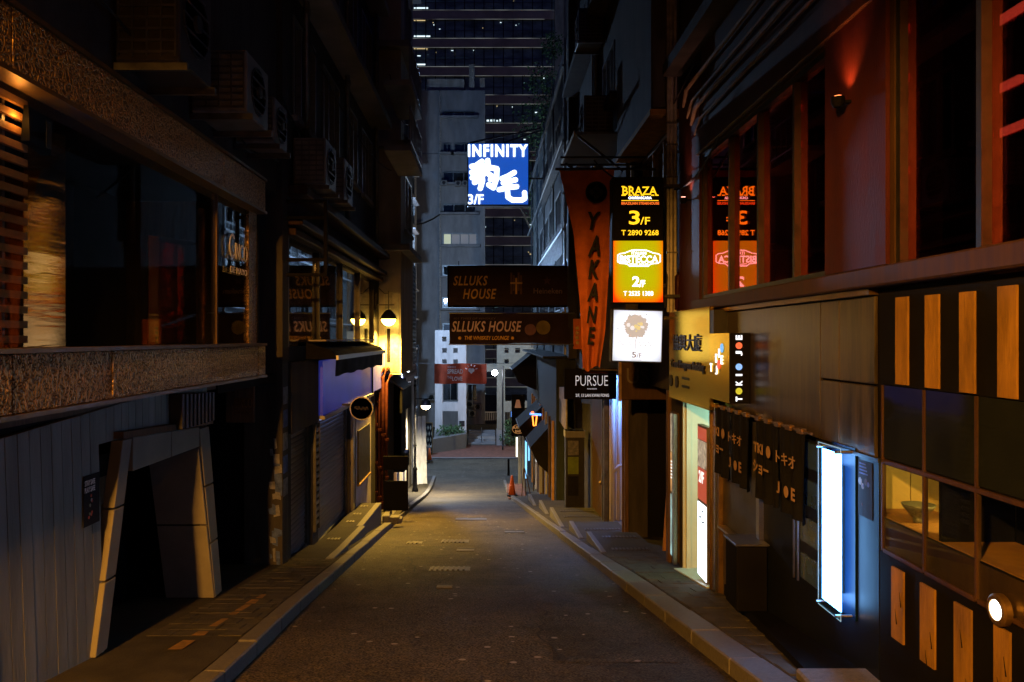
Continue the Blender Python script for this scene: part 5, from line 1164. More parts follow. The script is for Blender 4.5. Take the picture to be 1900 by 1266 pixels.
for u, v, r, m in ((984, 612, .17, mat('dim_pink_print', (.20, .10, .12), .7)), (1008, 608, .21, mat('dim_ochre_print', (.20, .15, .05), .7))): k = MB(); k.lathe([(r, 0), (r, -.003)], (px(u, yf), yf, pz(v, yf)), 18, 'y'); k.out('print_blot', m, t)
for v in (581, 639): k = MB(); k.tube([(px(833, yb), yb, pz(v, yb)), (2.5, yb, pz(v, yb))], .022, 6); k.out('rail', M['steel'], t)
# the blue square sign high up
yb = 36.0
t = T('blue_light_box', 'square blue light box with white capitals and two bold characters', 'light box sign', (px(925, yb), yb, pz(382, yb)))
x0, x1, z0, z1 = px(867, yb), px(982, yb), pz(382, yb), pz(265, yb)
B(t, 'case', M['darkmetal'], (x0, x1, yb + .02, yb + .38, z0, z1), bev=.02); bp = em('blue_print', (.006, .075, .46), 1.05, lamp=True); wp = em('white_letters', (.70, .86, 1.0), 3.6, lamp=True)
B(t, 'face', bp, (x0 + .05, x1 - .05, yb, yb + .019, z0 + .06, z1 - .04)); B(t, 'back_face', em('blue_print_back', (.10, .30, .85), 1.3, lamp=True), (x0 + .05, x1 - .05, yb + .381, yb + .40, z0 + .06, z1 - .04))
yf = yb - .001; ftext(t, 'INFINITY', wp, 868.5, 979, 268.5, 291, yf, bold=.03, ext=.02, spacing=1.22)
def brush(paths, u0, u1, v0, v1, wd): 
    o = Vector((px(u0, yf), yf, pz(v1, yf))); w, h = px(u1, yf) - px(u0, yf), pz(v0, yf) - pz(v1, yf); k = MB()
    for path in paths:
        P = [o + XR * (a * w) + ZU * (b * h) for a, b in path]
        for p, q in zip(P, P[1:]):
            d = (q - p).normalized(); e = Vector((-d.z, 0, d.x)) * wd; m = .012 + .0006 * len(k.v) / 60
            k.prism([p + e, p - e, q - e, q + e], (0, -m, 0))
        for p in P: k.lathe([(wd, 0), (wd, -.0125 - .0006 * len(k.v) / 60)], tuple(p), 14, 'y')
    return k.out('lettering', wp, t)
brush([[(.42, .95), (.20, .80), (.06, .78)], [(.30, .78), (.50, .80)], [(.06, .58), (.28, .62), (.52, .70)], [(.08, .40), (.34, .48), (.52, .54)], [(.16, .24), (.36, .34)], [(.40, .62), (.44, .30), (.36, .04)], [(.62, .98), (.64, .72), (.58, .56)], [(.62, .76), (.94, .70), (.93, .38), (.82, .06), (.66, .16)], [(.66, .52), (.78, .44), (.72, .34)]], 872, 925, 297, 352, .112)
brush([[(.58, .96), (.36, .84), (.16, .76)], [(.20, .62), (.62, .72)], [(.06, .40), (.44, .48), (.66, .50)], [(.38, .84), (.34, .40), (.36, .16), (.52, .06), (.84, .06), (.94, .12), (.93, .30)]], 923, 977, 318, 375, .110)
ftext(t, '3/F', wp, 868.5, 897, 361, 379, yf, bold=.008, ext=.02)
for a, b in (((872, 263), (1003, 236)), ((935, 263), (1003, 240)), ((982, 330), (1008, 330))): k = MB(); k.tube([(px(a[0], yb), yb + .2, pz(a[1], yb)), (px(b[0], yb) + .05, yb + .2, pz(b[1], yb))], .045, 6); k.out('arm', M['oldsteel'], t)
# ================================================================ FURTHER DOWN ON THE RIGHT
row = T('low_terrace', 'low terrace with metal framed galleries and awnings below the blue light box', 'building', (2.4, 35, zg(35)))
gop = [(y, y + 2.3, z, z + 1.6) for z in (1.0, 3.7, 6.4) for y in (25.2, 28.4, 31.6, 34.8, 38.0, 41.2)]
k = MB()
for q in wall_boxes(24.1, 47, -.6, 9.2, gop): k.box(*Rt(*q, -.35, 0))
k.out('upper_wall', M['terrace'], row); windows(row, gop, Rt, split=3, sill=False)
B(row, 'parapet', M['oldsteel'], Rt(24.1, 47.1, 9.2, 9.45, -.35, .12))
for y in (24.4, 29.0, 34.0, 39.0, 44.0): B(row, 'gallery_post', M['framegrey'], Rt(y, y + .07, -.5, 9.2, .20, .27))
for z in (.75, 3.3, 6.0, 8.3): B(row, 'gallery_rail', M['framegrey'], Rt(24.3, 46.8, z, z + .07, .28, .34)); 
for z in (-.25, 2.6, 5.4):
    for i in range(30): y = 24.7 + i * .33; B(row, 'railing_bar', M['framegrey'], Rt(y, y + .05, z, z + 1.0, .285, .315))
B(row, 'lower_wall', M['terrace'], (2.0, 4, 24.2, 43.5, zg(43) - .3, -.62)); B(row, 'roof_sheet', M['terrace'], (1.6, 2.6, 24.3, 40, -.61, -.55))
for i in range(9): y = 25.0 + i * 1.55; B(row, 'door_post', [M['slatwood'], M['wood'], M['paleplaster'], M['goldtrim']][i % 4], (1.93, 1.999, y, y + .22, zg(y + .2), -2.6))
for i in range(6): y = 26.0 + i * 2.3; B(row, 'shop_window', M['glassdark'], (1.985, 1.998, y, y + 1.1, zg(y + 1) + .8, -2.8))
def awning(y0, y1, za, zb, xo, lab, stripes):
    t = T('street_awning', lab, 'awning', (1.9, (y0 + y1) / 2, zb), 'dark awnings down the street')
    k = MB(); k.prism([(1.99, y0, za), (xo, y0, zb), (xo, y0, zb - .06), (1.99, y0, za - .06)], (0, y1 - y0, 0)); k.out('canopy', M['awning'], t)
    k = MB(); k.prism([(1.985, y0 - .02, za), (xo, y0 - .02, zb), (xo + .25, y0 - .02, zb - .55), (1.985, y0 - .02, zb - .9)], (0, .018, 0)); k.out('end_cheek', M['awning'], t)
    k = MB(); k.tube([(xo, y0, zb - .03), (xo, y1, zb - .03)], .03, 6); k.out('front_bar', M['oldsteel'], t)
    for y in (y0 + .05, y1 - .05): k = MB(); k.tube([(1.99, y, zb - .8), (xo, y, zb - .05)], .02, 5); k.out('stay', M['oldsteel'], t)
awning(34.5, 38.0, -.5, -1.35, .95, 'large dark awning jutting out below the wide banners', 0); awning(30.5, 34.0, -2.6, -3.4, 1.1, 'lower dark awning over the neon sign', 0); awning(27.0, 30.0, -3.0, -3.7, 1.35, 'nearest dark awning below the neon sign', 0)
t = T('neon_sign', 'orange and blue neon cup sign under the lower awning', 'neon sign', (1.5, 31, -3.6)); yb = 30.4
k = MB(); k.tube([(px(990, yb), yb, pz(790, yb)), (px(988, yb), yb, pz(772, yb)), (px(996, yb), yb, pz(772, yb)), (px(994, yb), yb, pz(790, yb)), (px(990, yb), yb, pz(790, yb))], .03, 6); k.out('orange_tube', em('orange_neon', (1, .25, .03), 3.5), t)
k = MB(); k.tube([(px(983, yb), yb, pz(768, yb)), (px(1004, yb), yb, pz(770, yb))], .045, 6); k.out('blue_tube', em('blue_neon', (.10, .30, 1.0), 2.5), t); k = MB(); k.lathe([(.06, 0), (.06, -.03)], (px(988, yb), yb, pz(766, yb)), 10, 'y'); k.out('cherry', em('red_neon_dot', (1, .15, .05), 3), t)
t = T('burger_bar_sign', 'small brown bar sign with an orange oval at the far awnings', 'sign', (px(961, 36), 36, pz(808, 36))); yb = 36.0
B(t, 'board', M['black'], (px(949, yb), px(974, yb), yb, yb + .08, pz(810, yb), pz(732, yb))); ob = em('orange_print', (.9, .35, .06), .35); ftext(t, 'BURGER', ob, 952, 971, 791, 796, yb - .001, bold=.02); ftext(t, 'BAR', ob, 956, 967, 798, 803, yb - .001, bold=.02)
strokes(t, [[(.5 + .5 * math.cos(i * .5236), .5 + .5 * math.sin(i * .5236)) for i in range(13)]], ob, (px(950.5, yb), yb - .001, pz(805, yb)), XR, ZU, px(972.5, yb) - px(950.5, yb), pz(788, yb) - pz(805, yb), .02, name='oval')
k = MB(); k.prism([(px(955, yb), yb - .002, pz(757, yb)), (px(967, yb), yb - .002, pz(757, yb)), (px(964, yb), yb - .002, pz(742, yb)), (px(958, yb), yb - .002, pz(742, yb))], (0, -.004, 0)); k.out('motif', em('motif_print', (.7, .2, .08), .18), t); B(t, 'arm', M['darkmetal'], (px(974, yb), 2.0, yb + .02, yb + .06, pz(760, yb), pz(757, yb)))
t = T('blue_screen', 'small blue lit screen beside the bar sign at the bottom of the street', 'screen', (px(951, 38), 38, pz(774, 38))); B(t, 'case', M['black'], (px(947, 38), px(957, 38), 38, 38.1, pz(775, 38), pz(763, 38))); B(t, 'display', em('blue_display', (.12, .35, 1.0), 1.3), (px(948, 38), px(955, 38), 37.99, 37.999, pz(774, 38), pz(764, 38)))
for u, m, lab in ((959, em('white_strip', (1, .92, .70), 2.2), 'upright warm white light strip at the far shop corner'), (976, em('cyan_strip', (.15, .55, 1.0), 1.8), 'longer upright cyan light strip on the far shop front'), (981.5, em('cyan_strip_b', (.15, .55, 1.0), 1.5), 'shorter upright cyan light strip on the far shop front')):
    y = 34.2 if u > 970 else 36.5; v1 = 888 if u < 980 else 855
    tag(B(None, 'light_strip', m, (px(u - 1.6, y), px(u + 1.6, y), y, y + .08, pz(v1 if u > 970 else 848, y), pz(812, y)), base=(px(u, y), y, pz(v1, y))), lab, 'strip light', 'upright light strips')
t = T('shop_corner_post', 'pale timber corner posts of the far shop front', 'posts', (1.5, 35, zg(35)))
for u in (964, 970.5): B(t, 'post', M['cream'], (px(u - 2.4, 35.2), px(u + 2.4, 35.2), 35.2, 35.4, zg(35.3), pz(810, 35.2)))
for (u, a) in ((1002, 30.0),): B(t, 'white_panel', M['whitewall'], (px(1000, 29), px(1006, 29), 29, 29.1, zg(29) + .3, pz(812, 29)))
t = T('easel_board', 'folding easel stand on the far pavement by the shop front', 'easel', (1.2, 31, zg(31)))
for a, b in ((968, 972), (976, 973), (985, 974)): k = MB(); k.tube([(px(a, 30), 30 + .3 * (a == 985), zg(30) + .12), (px(b, 30), 30.1, zg(30) + 1.15)], .02, 5); k.out('leg', M['wood'], t)
k = MB(); k.tube([(px(990, 30), 30.1, zg(30) + .3), (px(991, 30), 30.1, zg(30) + 1.7)], .025, 5); k.out('pole', M['oldsteel'], t); k = MB(); k.lathe([(.07, 0), (.07, -.02)], (px(997, 30), 30.1, pz(855, 30)), 12, 'y'); k.out('badge', em('white_badge', (1, 1, 1), .9), t)
def cone(x, y, h, lab):
    t = T('traffic_cone', lab, 'traffic cone', (x, y, zg(y) + .12), 'orange traffic cones'); z = zg(y) + .125
    B(t, 'base', M['rubber'], (x - .26 * h, x + .26 * h, y - .26 * h, y + .26 * h, z, z + .05), bev=.01); k = MB(); k.lathe([(.19 * h, .05), (.05 * h, h), (.035 * h, h + .01)], (x, y, z), 16); k.out('body', M['cone'], t, smooth=True)
    k = MB(); k.lathe([(.152 * h, .30 * h), (.118 * h, .55 * h)], (x, y, z), 16); k.out('band', M['cone'], t, smooth=True)
cone(px(950, 30.5), 30.5, .76, 'orange traffic cone on the kerb at the bottom of the street'); cone(px(797, 45.5), 45.5, .7, 'orange traffic cone by the grey planter pot')
B(T('kerb_plinth', 'low brick plinth under the traffic cone on the far kerb', 'plinth', (1.2, 31, zg(31))), 'block', M['redbrick'], (px(943, 30.6), px(975, 30.6), 30.0, 33.0, zg(31) - .2, zg(30.5) + .12))
t = T('bollard', 'short dark bollard at the end of the far pavement', 'bollard', (px(943.5, 41), 41, zg(41))); k = MB(); k.lathe([(.07, 0), (.06, .1), (.05, .75), (.065, .8), (.01, .88)], (px(943.5, 41), 41, zg(41)), 10); k.out('post', M['black'], t, smooth=True)

# ================================================================ END OF THE STREET
yp = 52.6
por = T('white_portico', 'white portico with small square openings closing the street', 'portico', (0, yp, -7.1))
def r4(u0, u1, v0, v1): return (px(u0, yp), px(u1, yp), pz(v1, yp), pz(v0, yp))
holes = [r4(820.5, 828.5, 625, 634), r4(820.5, 829, 646, 655), r4(841, 849.5, 646, 655), r4(820.5, 829, 667, 675), r4(841, 849.5, 667, 675), r4(821, 850, 690, 747), r4(821, 850, 763, 826)]
k = MB(); a = r4(807, 865, 613, 830)
for q in wall_boxes(*a, holes): k.box(*Fr(*q, -.7, 0, yp))
k.out('left_frame', M['whitewall'], por)
hr = [r4(936, 944, 646, 655), r4(956, 965, 646, 655), r4(936, 944, 667, 675), r4(937, 1010, 685, 745), r4(937, 1010, 765, 830)]
a = r4(922, 1010, 640 - 25, 830); k = MB()
for q in wall_boxes(*a, hr): k.box(*Fr(*q, -.7, 0, yp))
k.out('right_frame', M['cream'], por)
B(por, 'tie_beam', M['cream'], Fr(px(865, yp) + .002, px(922, yp) - .002, pz(690, yp), pz(675, yp), -.5, -.1, yp))
for u0, u1 in ((807, 821), (850, 865), (922, 937)): B(por, 'plinth', M['greywall'], Fr(px(u0, yp) - .03, px(u1, yp) + .03, -7.2, pz(798, yp), -.73, .04, yp))
B(por, 'plaque', M['darkmetal'], Fr(px(852, yp), px(862, yp), pz(791, yp), pz(781, yp), .001, .04, yp))
for i in range(5): B(por, 'step', M['greywall'], (px(865, yp) + .1, px(922, yp) - .1, yp + .8 + i * .5, yp + 1.3 + i * .5 - .004, -7.2, -6.98 + i * .14))
k = MB(); k.tube([(px(893, yp), yp + .9, -7.0), (px(893, yp), yp + .9, -6.0)], .03, 6); k.out('handrail_post', M['steel'], por)
t = T('globe_lamp', 'bright white globe lamp hanging in front of the portico', 'street lamp', (px(918, 50), 50, pz(692, 50)))
k = MB(); k.lathe([(.01, -.19), (.1, -.16), (.17, -.08), (.19, 0), (.17, .08), (.1, .16), (.02, .19)], (px(918, 50), 50, pz(692, 50)), 16); k.out('globe', em('globe_glass', (.88, .94, 1.0), 30, lamp=True), t, smooth=True)
B(t, 'arm', M['darkmetal'], (px(918, 50) - .02, px(922, 50) + .4, 49.98, 50.02, pz(684, 50), pz(683, 50))); k = MB(); k.tube([(px(918, 50) + .5, 50, -7), (px(918, 50) + .5, 50, pz(680, 50))], .05, 8); k.out('post', M['darkmetal'], t)
l = bpy.data.lights.new('globe_light', 'POINT'); l.energy = 160; l.color = (.88, .90, 1.0); l.shadow_soft_size = .2
o = bpy.data.objects.new('globe_light', l); COL.objects.link(o); o.parent = t; o.location = (0, -.3, -.1)
t = T('street_banner', 'red orange banner with white lettering strung over the junction', 'banner', (px(855, 45), 45, pz(712, 45))); yb = 45.0
k = MB(); n = 40
for j in range(7):
    for i in range(n + 1): f, g = i / n, j / 6; k.v.append((px(806 + 97 * f, yb), yb + .03 * math.sin(f * 16 + g), pz(675 + 37 * g + .7 * math.sin(f * 9), yb)))
for j in range(6):
    for i in range(n): q = j * (n + 1) + i; k.f.append((q, q + 1, q + n + 2, q + n + 1))
k.out('cloth', mat('red_banner_cloth', (.50, .08, .035), .8, var=.2), t, smooth=True); yf = yb - .05; wm = mat('banner_white', (.70, .62, .56), .8, var=.05)
ftext(t, 'SPREAD', wm, 830, 859, 685, 694, yf, bold=.03); ftext(t, 'LOVE', wm, 839, 858, 699, 707, yf, bold=.03); ftext(t, 'THE', wm, 830, 838, 698, 703, yf); ftext(t, '與愛同行', wm, 830, 846, 680, 683, yf)
for dx in (-.07, .07): k = MB(); k.lathe([(.11, 0), (.11, -.004)], (px(874.5, yf) + dx, yf, pz(687, yf)), 12, 'y'); k.out('heart', wm, t)
k = MB(); k.prism([(px(874.5, yf) - .17, yf - .001, pz(688, yf)), (px(874.5, yf), yf - .001, pz(694, yf)), (px(874.5, yf) + .17, yf - .001, pz(688, yf))], (0, -.004, 0)); k.out('heart', wm, t)
for i in range(5): a = rad(20 + 35 * i); c = Vector((px(874.5, yf), yf, pz(688, yf))); d = Vector((math.cos(a), 0, math.sin(a))); k = MB(); k.tube([c + d * .25, c + d * .36], .018, 4); k.out('ray', wm, t)
for (a, b) in ((-1, 806), (1, 903)): k = MB(); k.tube([(px(b, yb), yb, pz(675, yb)), (px(b, yb) + a * 3, yb - .5, pz(672, yb))], .012, 4); k.out('rope', M['cable'], t)
# grey slab block
yg = 64.0
gb = T('grey_block', 'tall plain grey block with small windows behind the portico', 'building', (-3, yg, -7))
def g4(u0, u1, v0, v1): return (px(u0, yg), px(u1, yg), pz(v1, yg), pz(v0, yg))
gw = [g4(821, 882, 205, 217), g4(821, 838, 264, 284), g4(842, 882, 264, 284), g4(821, 880, 317, 340), g4(821, 884, 377, 395), g4(821, 886, 432, 455), g4(821, 884, 492, 512), g4(821, 884, 552, 572), g4(821, 884, 600, 622), g4(821, 850, 705, 745), g4(866, 886, 712, 745)]
k = MB()
for q in wall_boxes(px(740, yg), px(900, yg), -8, pz(168, yg), gw): k.box(*Fr(*q, -3, 0, yg))
k.out('wall', M['greywall'], gb)
for i, q in enumerate(gw):
    k = MB()
    for r in ring(*q, .10): k.box(*Fr(*r, -.3, -.02, yg))
    n = max(2, int((q[1] - q[0]) / .7))
    for j in range(1, n): m = q[0] + (q[1] - q[0]) * j / n; k.box(*Fr(m - .035, m + .035, q[2] + .1, q[3] - .1, -.28, -.05, yg))
    w = k.out('window', M['framegrey'], gb)
    for j in range(n):
        a, b = q[0] + (q[1] - q[0]) * j / n, q[0] + (q[1] - q[0]) * (j + 1) / n
        m = M['glassdark']
        if i == 5: m = em('curtain_lit_%d' % j, (.42, .30, .16) if j else (.75, .80, .45), .14 if j else .5)
        B(w, 'pane', m, Fr(a + .04 + (.07 if j == 0 else 0), b - .04 - (.07 if j == n - 1 else 0), q[2] + .101, q[3] - .101, -.24, -.22, yg))
    if i < 9: B(w, 'ledge', M['greywall'], Fr(q[0] - .2, q[1] + .2, q[2] - .18, q[2] - .02, .002, .5, yg))
k = MB(); k.tube([(px(816.5, yg), yg - .12, -7), (px(816.5, yg), yg - .12, pz(170, yg))], .09, 8); k.out('downpipe', M['pipe'], gb)
for u0, u1, v in ((792, 861, 143), (870, 880, 116), (890, 899, 141)): B(gb, 'roof_block', M['beigewall'], (px(u0, yg), px(u1, yg), yg + .5, yg + 3, pz(168, yg) + .002, pz(v, yg)))
B(gb, 'seam', M['framegrey'], Fr(px(742, yg), px(815, yg), pz(286, yg), pz(285, yg), .002, .05, yg))
for i in range(14):
    u = 775 + R.random() * 105; v = 330 + R.random() * 270
k = MB(); k.tube([(px(770, yg), yg - .3, pz(418, yg)), (px(786, yg), yg - .35, pz(416, yg)), (px(804, yg), yg - .35, pz(408, yg)), (px(818, yg), yg - .25, pz(398, yg))], .06, 6); tag(k.out('facade_cable', M['cable'], base=(px(795, yg), yg, pz(410, yg))), 'thick cable sagging across the grey block', 'cable')
ACG = 'condensers on the grey block'
for i, (u, v, lab) in enumerate(((819, 348, 'condenser at the window edge of the grey block below the blue light box'), (845, 349, 'second small condenser on the grey block ledge'), (858, 349, 'third small condenser on the grey block ledge'))):
    x, z = px(u, yg), pz(v, yg); t = T('condenser_unit', lab, 'air conditioner', (x, yg - .6, z), ACG); B(t, 'casing', M['acwhite'], (x, x + .5, yg - .9, yg - .51, z, z + .42), bev=.02); k = MB(); k.lathe([(.14, 0), (.14, -.02)], (x + .25, yg - .9, z + .21), 14, 'y'); k.out('fan_grille', M['darkmetal'], t)
for i, (u, v, lab) in enumerate(((864, 751, 'condenser half hidden by the white portico column'), (879, 756, 'upper condenser on the wall behind the portico'), (869, 768, 'lower condenser on the wall behind the portico'), (793, 738, 'condenser on the wall beside the portico'))):
    x, z = px(u, yg - .3), pz(v, yg - .3); t = T('condenser_unit', lab, 'air conditioner', (x, yg - .6, z), ACG); B(t, 'casing', M['acwhite'], (x, x + .62, yg - .55, yg - .01, z - .2, z + .3), bev=.02); k = MB(); k.lathe([(.19, 0), (.19, -.02), (.15, -.02), (.15, 0)], (x + .32, yg - .55, z + .05), 18, 'y'); g = k.out('fan_grille', M['darkmetal'], t); k = MB(); k.lathe([(.05, 0), (.05, -.03)], (x + .32, yg - .55, z + .05), 10, 'y'); k.out('hub', M['darkmetal'], g)
# office tower
yt = 100.0
M['spandrel'] = mat('spandrel_stone', (.55, .45, .34), .7, var=.25, scale=.3)
tw = T('office_tower', 'dark glass office tower with pale horizontal bands behind the grey block', 'building', (0, yt, -7))
B(tw, 'core', M['black'], (px(640, yt), px(1130, yt), yt + .6, yt + 20, -8, 50)); B(tw, 'corner_fin', M['beigewall'], (px(1029, yt), px(1046, yt), yt - .5, yt + .55, -8, 50)); B(tw, 'side_wall', M['greywall'], (px(1046, yt) + .02, px(1130, yt), yt + .3, yt + .58, -8, 50))
lline = em('floor_light_line', (.8, .86, .8), .11, uneven=.95, scale=.35); cold = em('office_light', (.75, .92, 1.0), 1.5); warm = em('office_warm', (1.0, .74, .36), 1.0); dimc = em('office_dim', (.40, .80, .80), .30)
for i in range(-3, 16):
    v = 20 + 52.4 * (9 - i) if False else 20 - 52.4 * 1 + 52.4 * (i)
    zt = pz(v, yt)
    if zt < -7: continue
    B(tw, 'spandrel', M['spandrel'], (px(660, yt), px(1028.5, yt), yt - .15, yt + .3, pz(v + 17, yt), zt)); B(tw, 'glazing', M['glasstower'], (px(660, yt), px(1028.5, yt), yt + .1, yt + .25, pz(v + 52.4, yt), pz(v + 17, yt) - .002)); B(tw, 'transom', M['framegrey'], (px(660, yt), px(1028.5, yt), yt + .02, yt + .098, pz(v + 37, yt), pz(v + 36, yt)))
    B(tw, 'floor_light_line', lline, (px(766, yt), px(1028, yt), yt - .17, yt - .152, zt - .02, zt + .05)); B(tw, 'floor_light_line', lline, (px(766, yt), px(1010, yt), yt - .17, yt - .152, pz(v + 17, yt) - .02, pz(v + 17, yt) + .05))
    for j in range(R.randint(5, 11)):
        u = 770 + R.random() ** 1.5 * 250; vv = v + 18 + R.random() * 17; s = R.choice([.8, 1.0, 1.6, 2.4]); B(tw, 'ceiling_light', R.choice([cold, cold, dimc, warm]), (px(u, yt), px(u + s * R.choice([1, 1, 2.5]), yt), yt + .06, yt + .095, pz(vv + R.choice([.8, 1.2, 1.8]), yt), pz(vv, yt)))
    for (u0, u1, dv, m) in ((768, 768 + R.randint(16, 30), 46, cold), (768, 768 + R.randint(14, 22), 51.6, warm), (768, 790 + R.randint(0, 90), 36, dimc), (768, 768 + R.randint(10, 28), 17.6, warm)):
        B(tw, 'ceiling_light', m, (px(u0, yt), px(u1, yt), yt + .05, yt + .094, pz(v + dv + (2.2 if dv == 46 else .7), yt), pz(v + dv, yt)))
    if v > 170 and v < 260:
        for j in range(5): u = 901 + j * 6 + R.random() * 3; B(tw, 'ceiling_light', cold, (px(u, yt), px(u + R.uniform(2, 4.5), yt), yt + .05, yt + .094, pz(v + 48, yt), pz(v + 44 + R.random() * 2, yt)))
for i in range(15):
    u = 772 + i * 18; B(tw, 'mullion', M['darkmetal'], (px(u, yt) - .06, px(u, yt) + .06, yt - .02, yt + .019, -6, 46))
# tree and hanging greenery beside the tower
def tree(base, h, spread, crowns, lab, nleaf, sz):
    t = T('street_tree', lab, 'tree', base, 'trees beyond the terrace')
    k = MB(); b = Vector(base); k.tube([b, b + Vector((.1, 0, h * .35)), b + Vector((-.15, .1, h * .6)), b + Vector((.05, 0, h * .8))], [.22, .18, .13, .08], 8); k.out('trunk', M['bark'], t, smooth=True)
    for c in crowns: k = MB(); p = b + Vector(c[:3]); k.tube([b + Vector((0, 0, h * .5)), (b + Vector((0, 0, h * .55)) + p) / 2, p], [.09, .06, .02], 6); k.out('limb', M['bark'], t)
    k = MB()
    for c in crowns:
        for i in range(nleaf):
            while True:
                q = Vector((R.uniform(-1, 1), R.uniform(-1, 1), R.uniform(-1, 1)))
                if .25 < q.length < 1: break
            p = b + Vector(c[:3]) + q * c[3] * R.uniform(.7, 1.1); n = Vector((R.uniform(-1, 1), R.uniform(-1, 1), R.uniform(-.3, 1))).normalized(); e = n.orthogonal().normalized(); f = n.cross(e); s = sz * R.uniform(.6, 1.4)
            k.v += [tuple(p - e * s), tuple(p + f * s * .45), tuple(p + e * s), tuple(p - f * s * .45)]; m = len(k.v); k.f.append((m - 4, m - 3, m - 2, m - 1))
    k.out('crown', M['leaf'], t, recalc=False); return t
tree((px(1015, 56), 56, -7), 24, 3, [(-.3, 0, 25, 1.5), (.6, .5, 24, 1.4), (-1.0, 0, 22.4, 1.5), (.6, 0, 22.3, 1.6), (-.4, 0, 20.6, 1.4), (.5, 0, 19.6, 1.3), (-2.2, .3, 18.4, 1.5), (-3.2, 0, 18.2, 1.0), (-.8, 0, 17.6, 1.4), (-.4, 0, 15.8, 1.2), (.4, 0, 27.5, 1.0)], 'dark leafy tree rising above the terrace roof against the tower', 330, .12)
# planting and planter by the portico
t = T('stone_planter', 'low grey stone planter with shrubs in front of the portico', 'planter', (px(833, 49), 49, -7.1))
k = MB(); k.hexa([(px(803, 49), 49.0, -7.15), (px(865, 51.5), 51.2, -7.15), (px(865, 51.5), 52.4, -7.15), (px(803, 49), 52.4, -7.15), (px(803, 49), 49.0, pz(815, 49)), (px(865, 51.5), 51.2, pz(806, 51)), (px(865, 51.5), 52.4, pz(806, 51)), (px(803, 49), 52.4, pz(815, 49))]); k.out('wall', M['kerb'], t)
def shrub(x, y, z, r, lab, n=260, grp='shrubs in the stone planter'):
    t = T('shrub', lab, 'shrub', (x, y, z), grp); k = MB()
    for i in range(4): a = i * 1.6; k.tube([(x, y, z), (x + .5 * r * math.cos(a), y + .5 * r * math.sin(a), z + r)], [.025, .01], 5)
    k.out('stem', M['bark'], t); k = MB()
    for i in range(n):
        q = Vector((R.uniform(-1, 1), R.uniform(-1, 1), R.uniform(-.7, 1)));
        if q.length > 1.05: continue
        p = Vector((x, y, z + r * .8)) + q * r * R.uniform(.75, 1.1); nn = Vector((R.uniform(-1, 1), R.uniform(-1, .2), R.uniform(0, 1))).normalized(); e = nn.orthogonal().normalized(); f = nn.cross(e); s = .09 * R.uniform(.6, 1.4)
        k.v += [tuple(p - e * s), tuple(p + f * s * .5), tuple(p + e * s), tuple(p - f * s * .5)]; m = len(k.v); k.f.append((m - 4, m - 3, m - 2, m - 1))
    k.out('foliage', M['leaf'], t, recalc=False)
shrub(px(822, 50.8), 50.8, -6.5, .55, 'round shrub at the outer end of the stone planter'); shrub(px(836, 51.4), 51.4, -6.4, .5, 'shrub in the middle of the stone planter'); shrub(px(850, 51.9), 51.9, -6.35, .4, 'shrub against the portico column in the stone planter'); shrub(px(944, 52), 52, -7.0, .65, 'bushy shrub beside the yellowish portico column', 300, 'shrubs'); shrub(px(948, 51.5), 51.5, -6.0, .5, 'upper shrub behind the far awnings', 300, 'shrubs')
t = T('planter_pot', 'square grey planter pot at the corner of the side street', 'planter', (px(790, 45.5), 45.5, -7)); xx = px(781, 45.5); k = MB(); k.hexa([(xx + .1, 45.6, -7.1), (xx + .45, 45.6, -7.1), (xx + .45, 46.0, -7.1), (xx + .1, 46.0, -7.1), (xx, 45.5, -6.2), (xx + .55, 45.5, -6.2), (xx + .55, 46.1, -6.2), (xx, 46.1, -6.2)]); k.out('pot', M['greywall'], t); B(t, 'soil', M['soil'], (xx + .04, xx + .51, 45.54, 46.06, -6.21, -6.19))
t = T('patterned_screen', 'small cream patterned screen in a gold frame behind the pot', 'screen', (px(791, 47.5), 47.5, -7)); ya = 48.2; B(t, 'frame', M['goldtrim'], *[(q[0], q[1], ya, ya + .06, q[2], q[3]) for q in ring(px(781, ya), px(803, ya), -7.05, pz(784, ya), .05)]); B(t, 'panel', M['black'], (px(781, ya) + .051, px(803, ya) - .051, ya + .01, ya + .04, -7.0, pz(784, ya) - .051))
for i in range(4):
    for j in range(5): x = px(781, ya) + .12 + i * .155 + (.07 if j % 2 else 0); z = -6.85 + j * .36; k = MB(); k.prism([(x - .05, ya + .005, z), (x, ya + .005, z - .15), (x + .05, ya + .005, z), (x, ya + .005, z + .15)], (0, -.004, 0)); k.out('motif', M['cream'], t)
# dark back yard wall and railings between the columns
t = T('yard_wall', 'dark yard wall with pale railings seen between the portico columns', 'wall', (0, 60, -7)); B(t, 'wall', M['darkwall'], (px(865, 60), px(1000, 60), 60, 60.3, -7.2, pz(788, 60)))
for i in range(16): x = px(901, 61) + i * .14; B(t, 'railing_bar', M['whitewall'], (x, x + .05, 61, 61.05, pz(780, 61), pz(766, 61)))
B(t, 'rail', M['whitewall'], (px(900, 61), px(926, 61), 61, 61.05, pz(766, 61), pz(764, 61)))
# ================================================================ THE STREET UP BEHIND THE VIEWER
for nm, lab, b in (('upper_street_block', 'plain dark block up the street on the side of the bar', (-11, -2.97, -34, -4.05)), ('upper_street_block', 'plain dark block up the street on the side of the steakhouse', (2.56, 11, -34, -4.05)), ('street_head_block', 'dark block closing the head of the street', (-14, 14, -46, -38))):
    t = T(nm, lab, 'building', ((b[0] + b[1]) / 2, b[3], zg(b[3])))
    B(t, 'wall', M['darkwall'], (*b, -2.5, 19)); B(t, 'parapet', M['greywall'], (b[0] - .1, b[1] + .1, b[2] - .1, b[3] + .02, 19.002, 19.4))
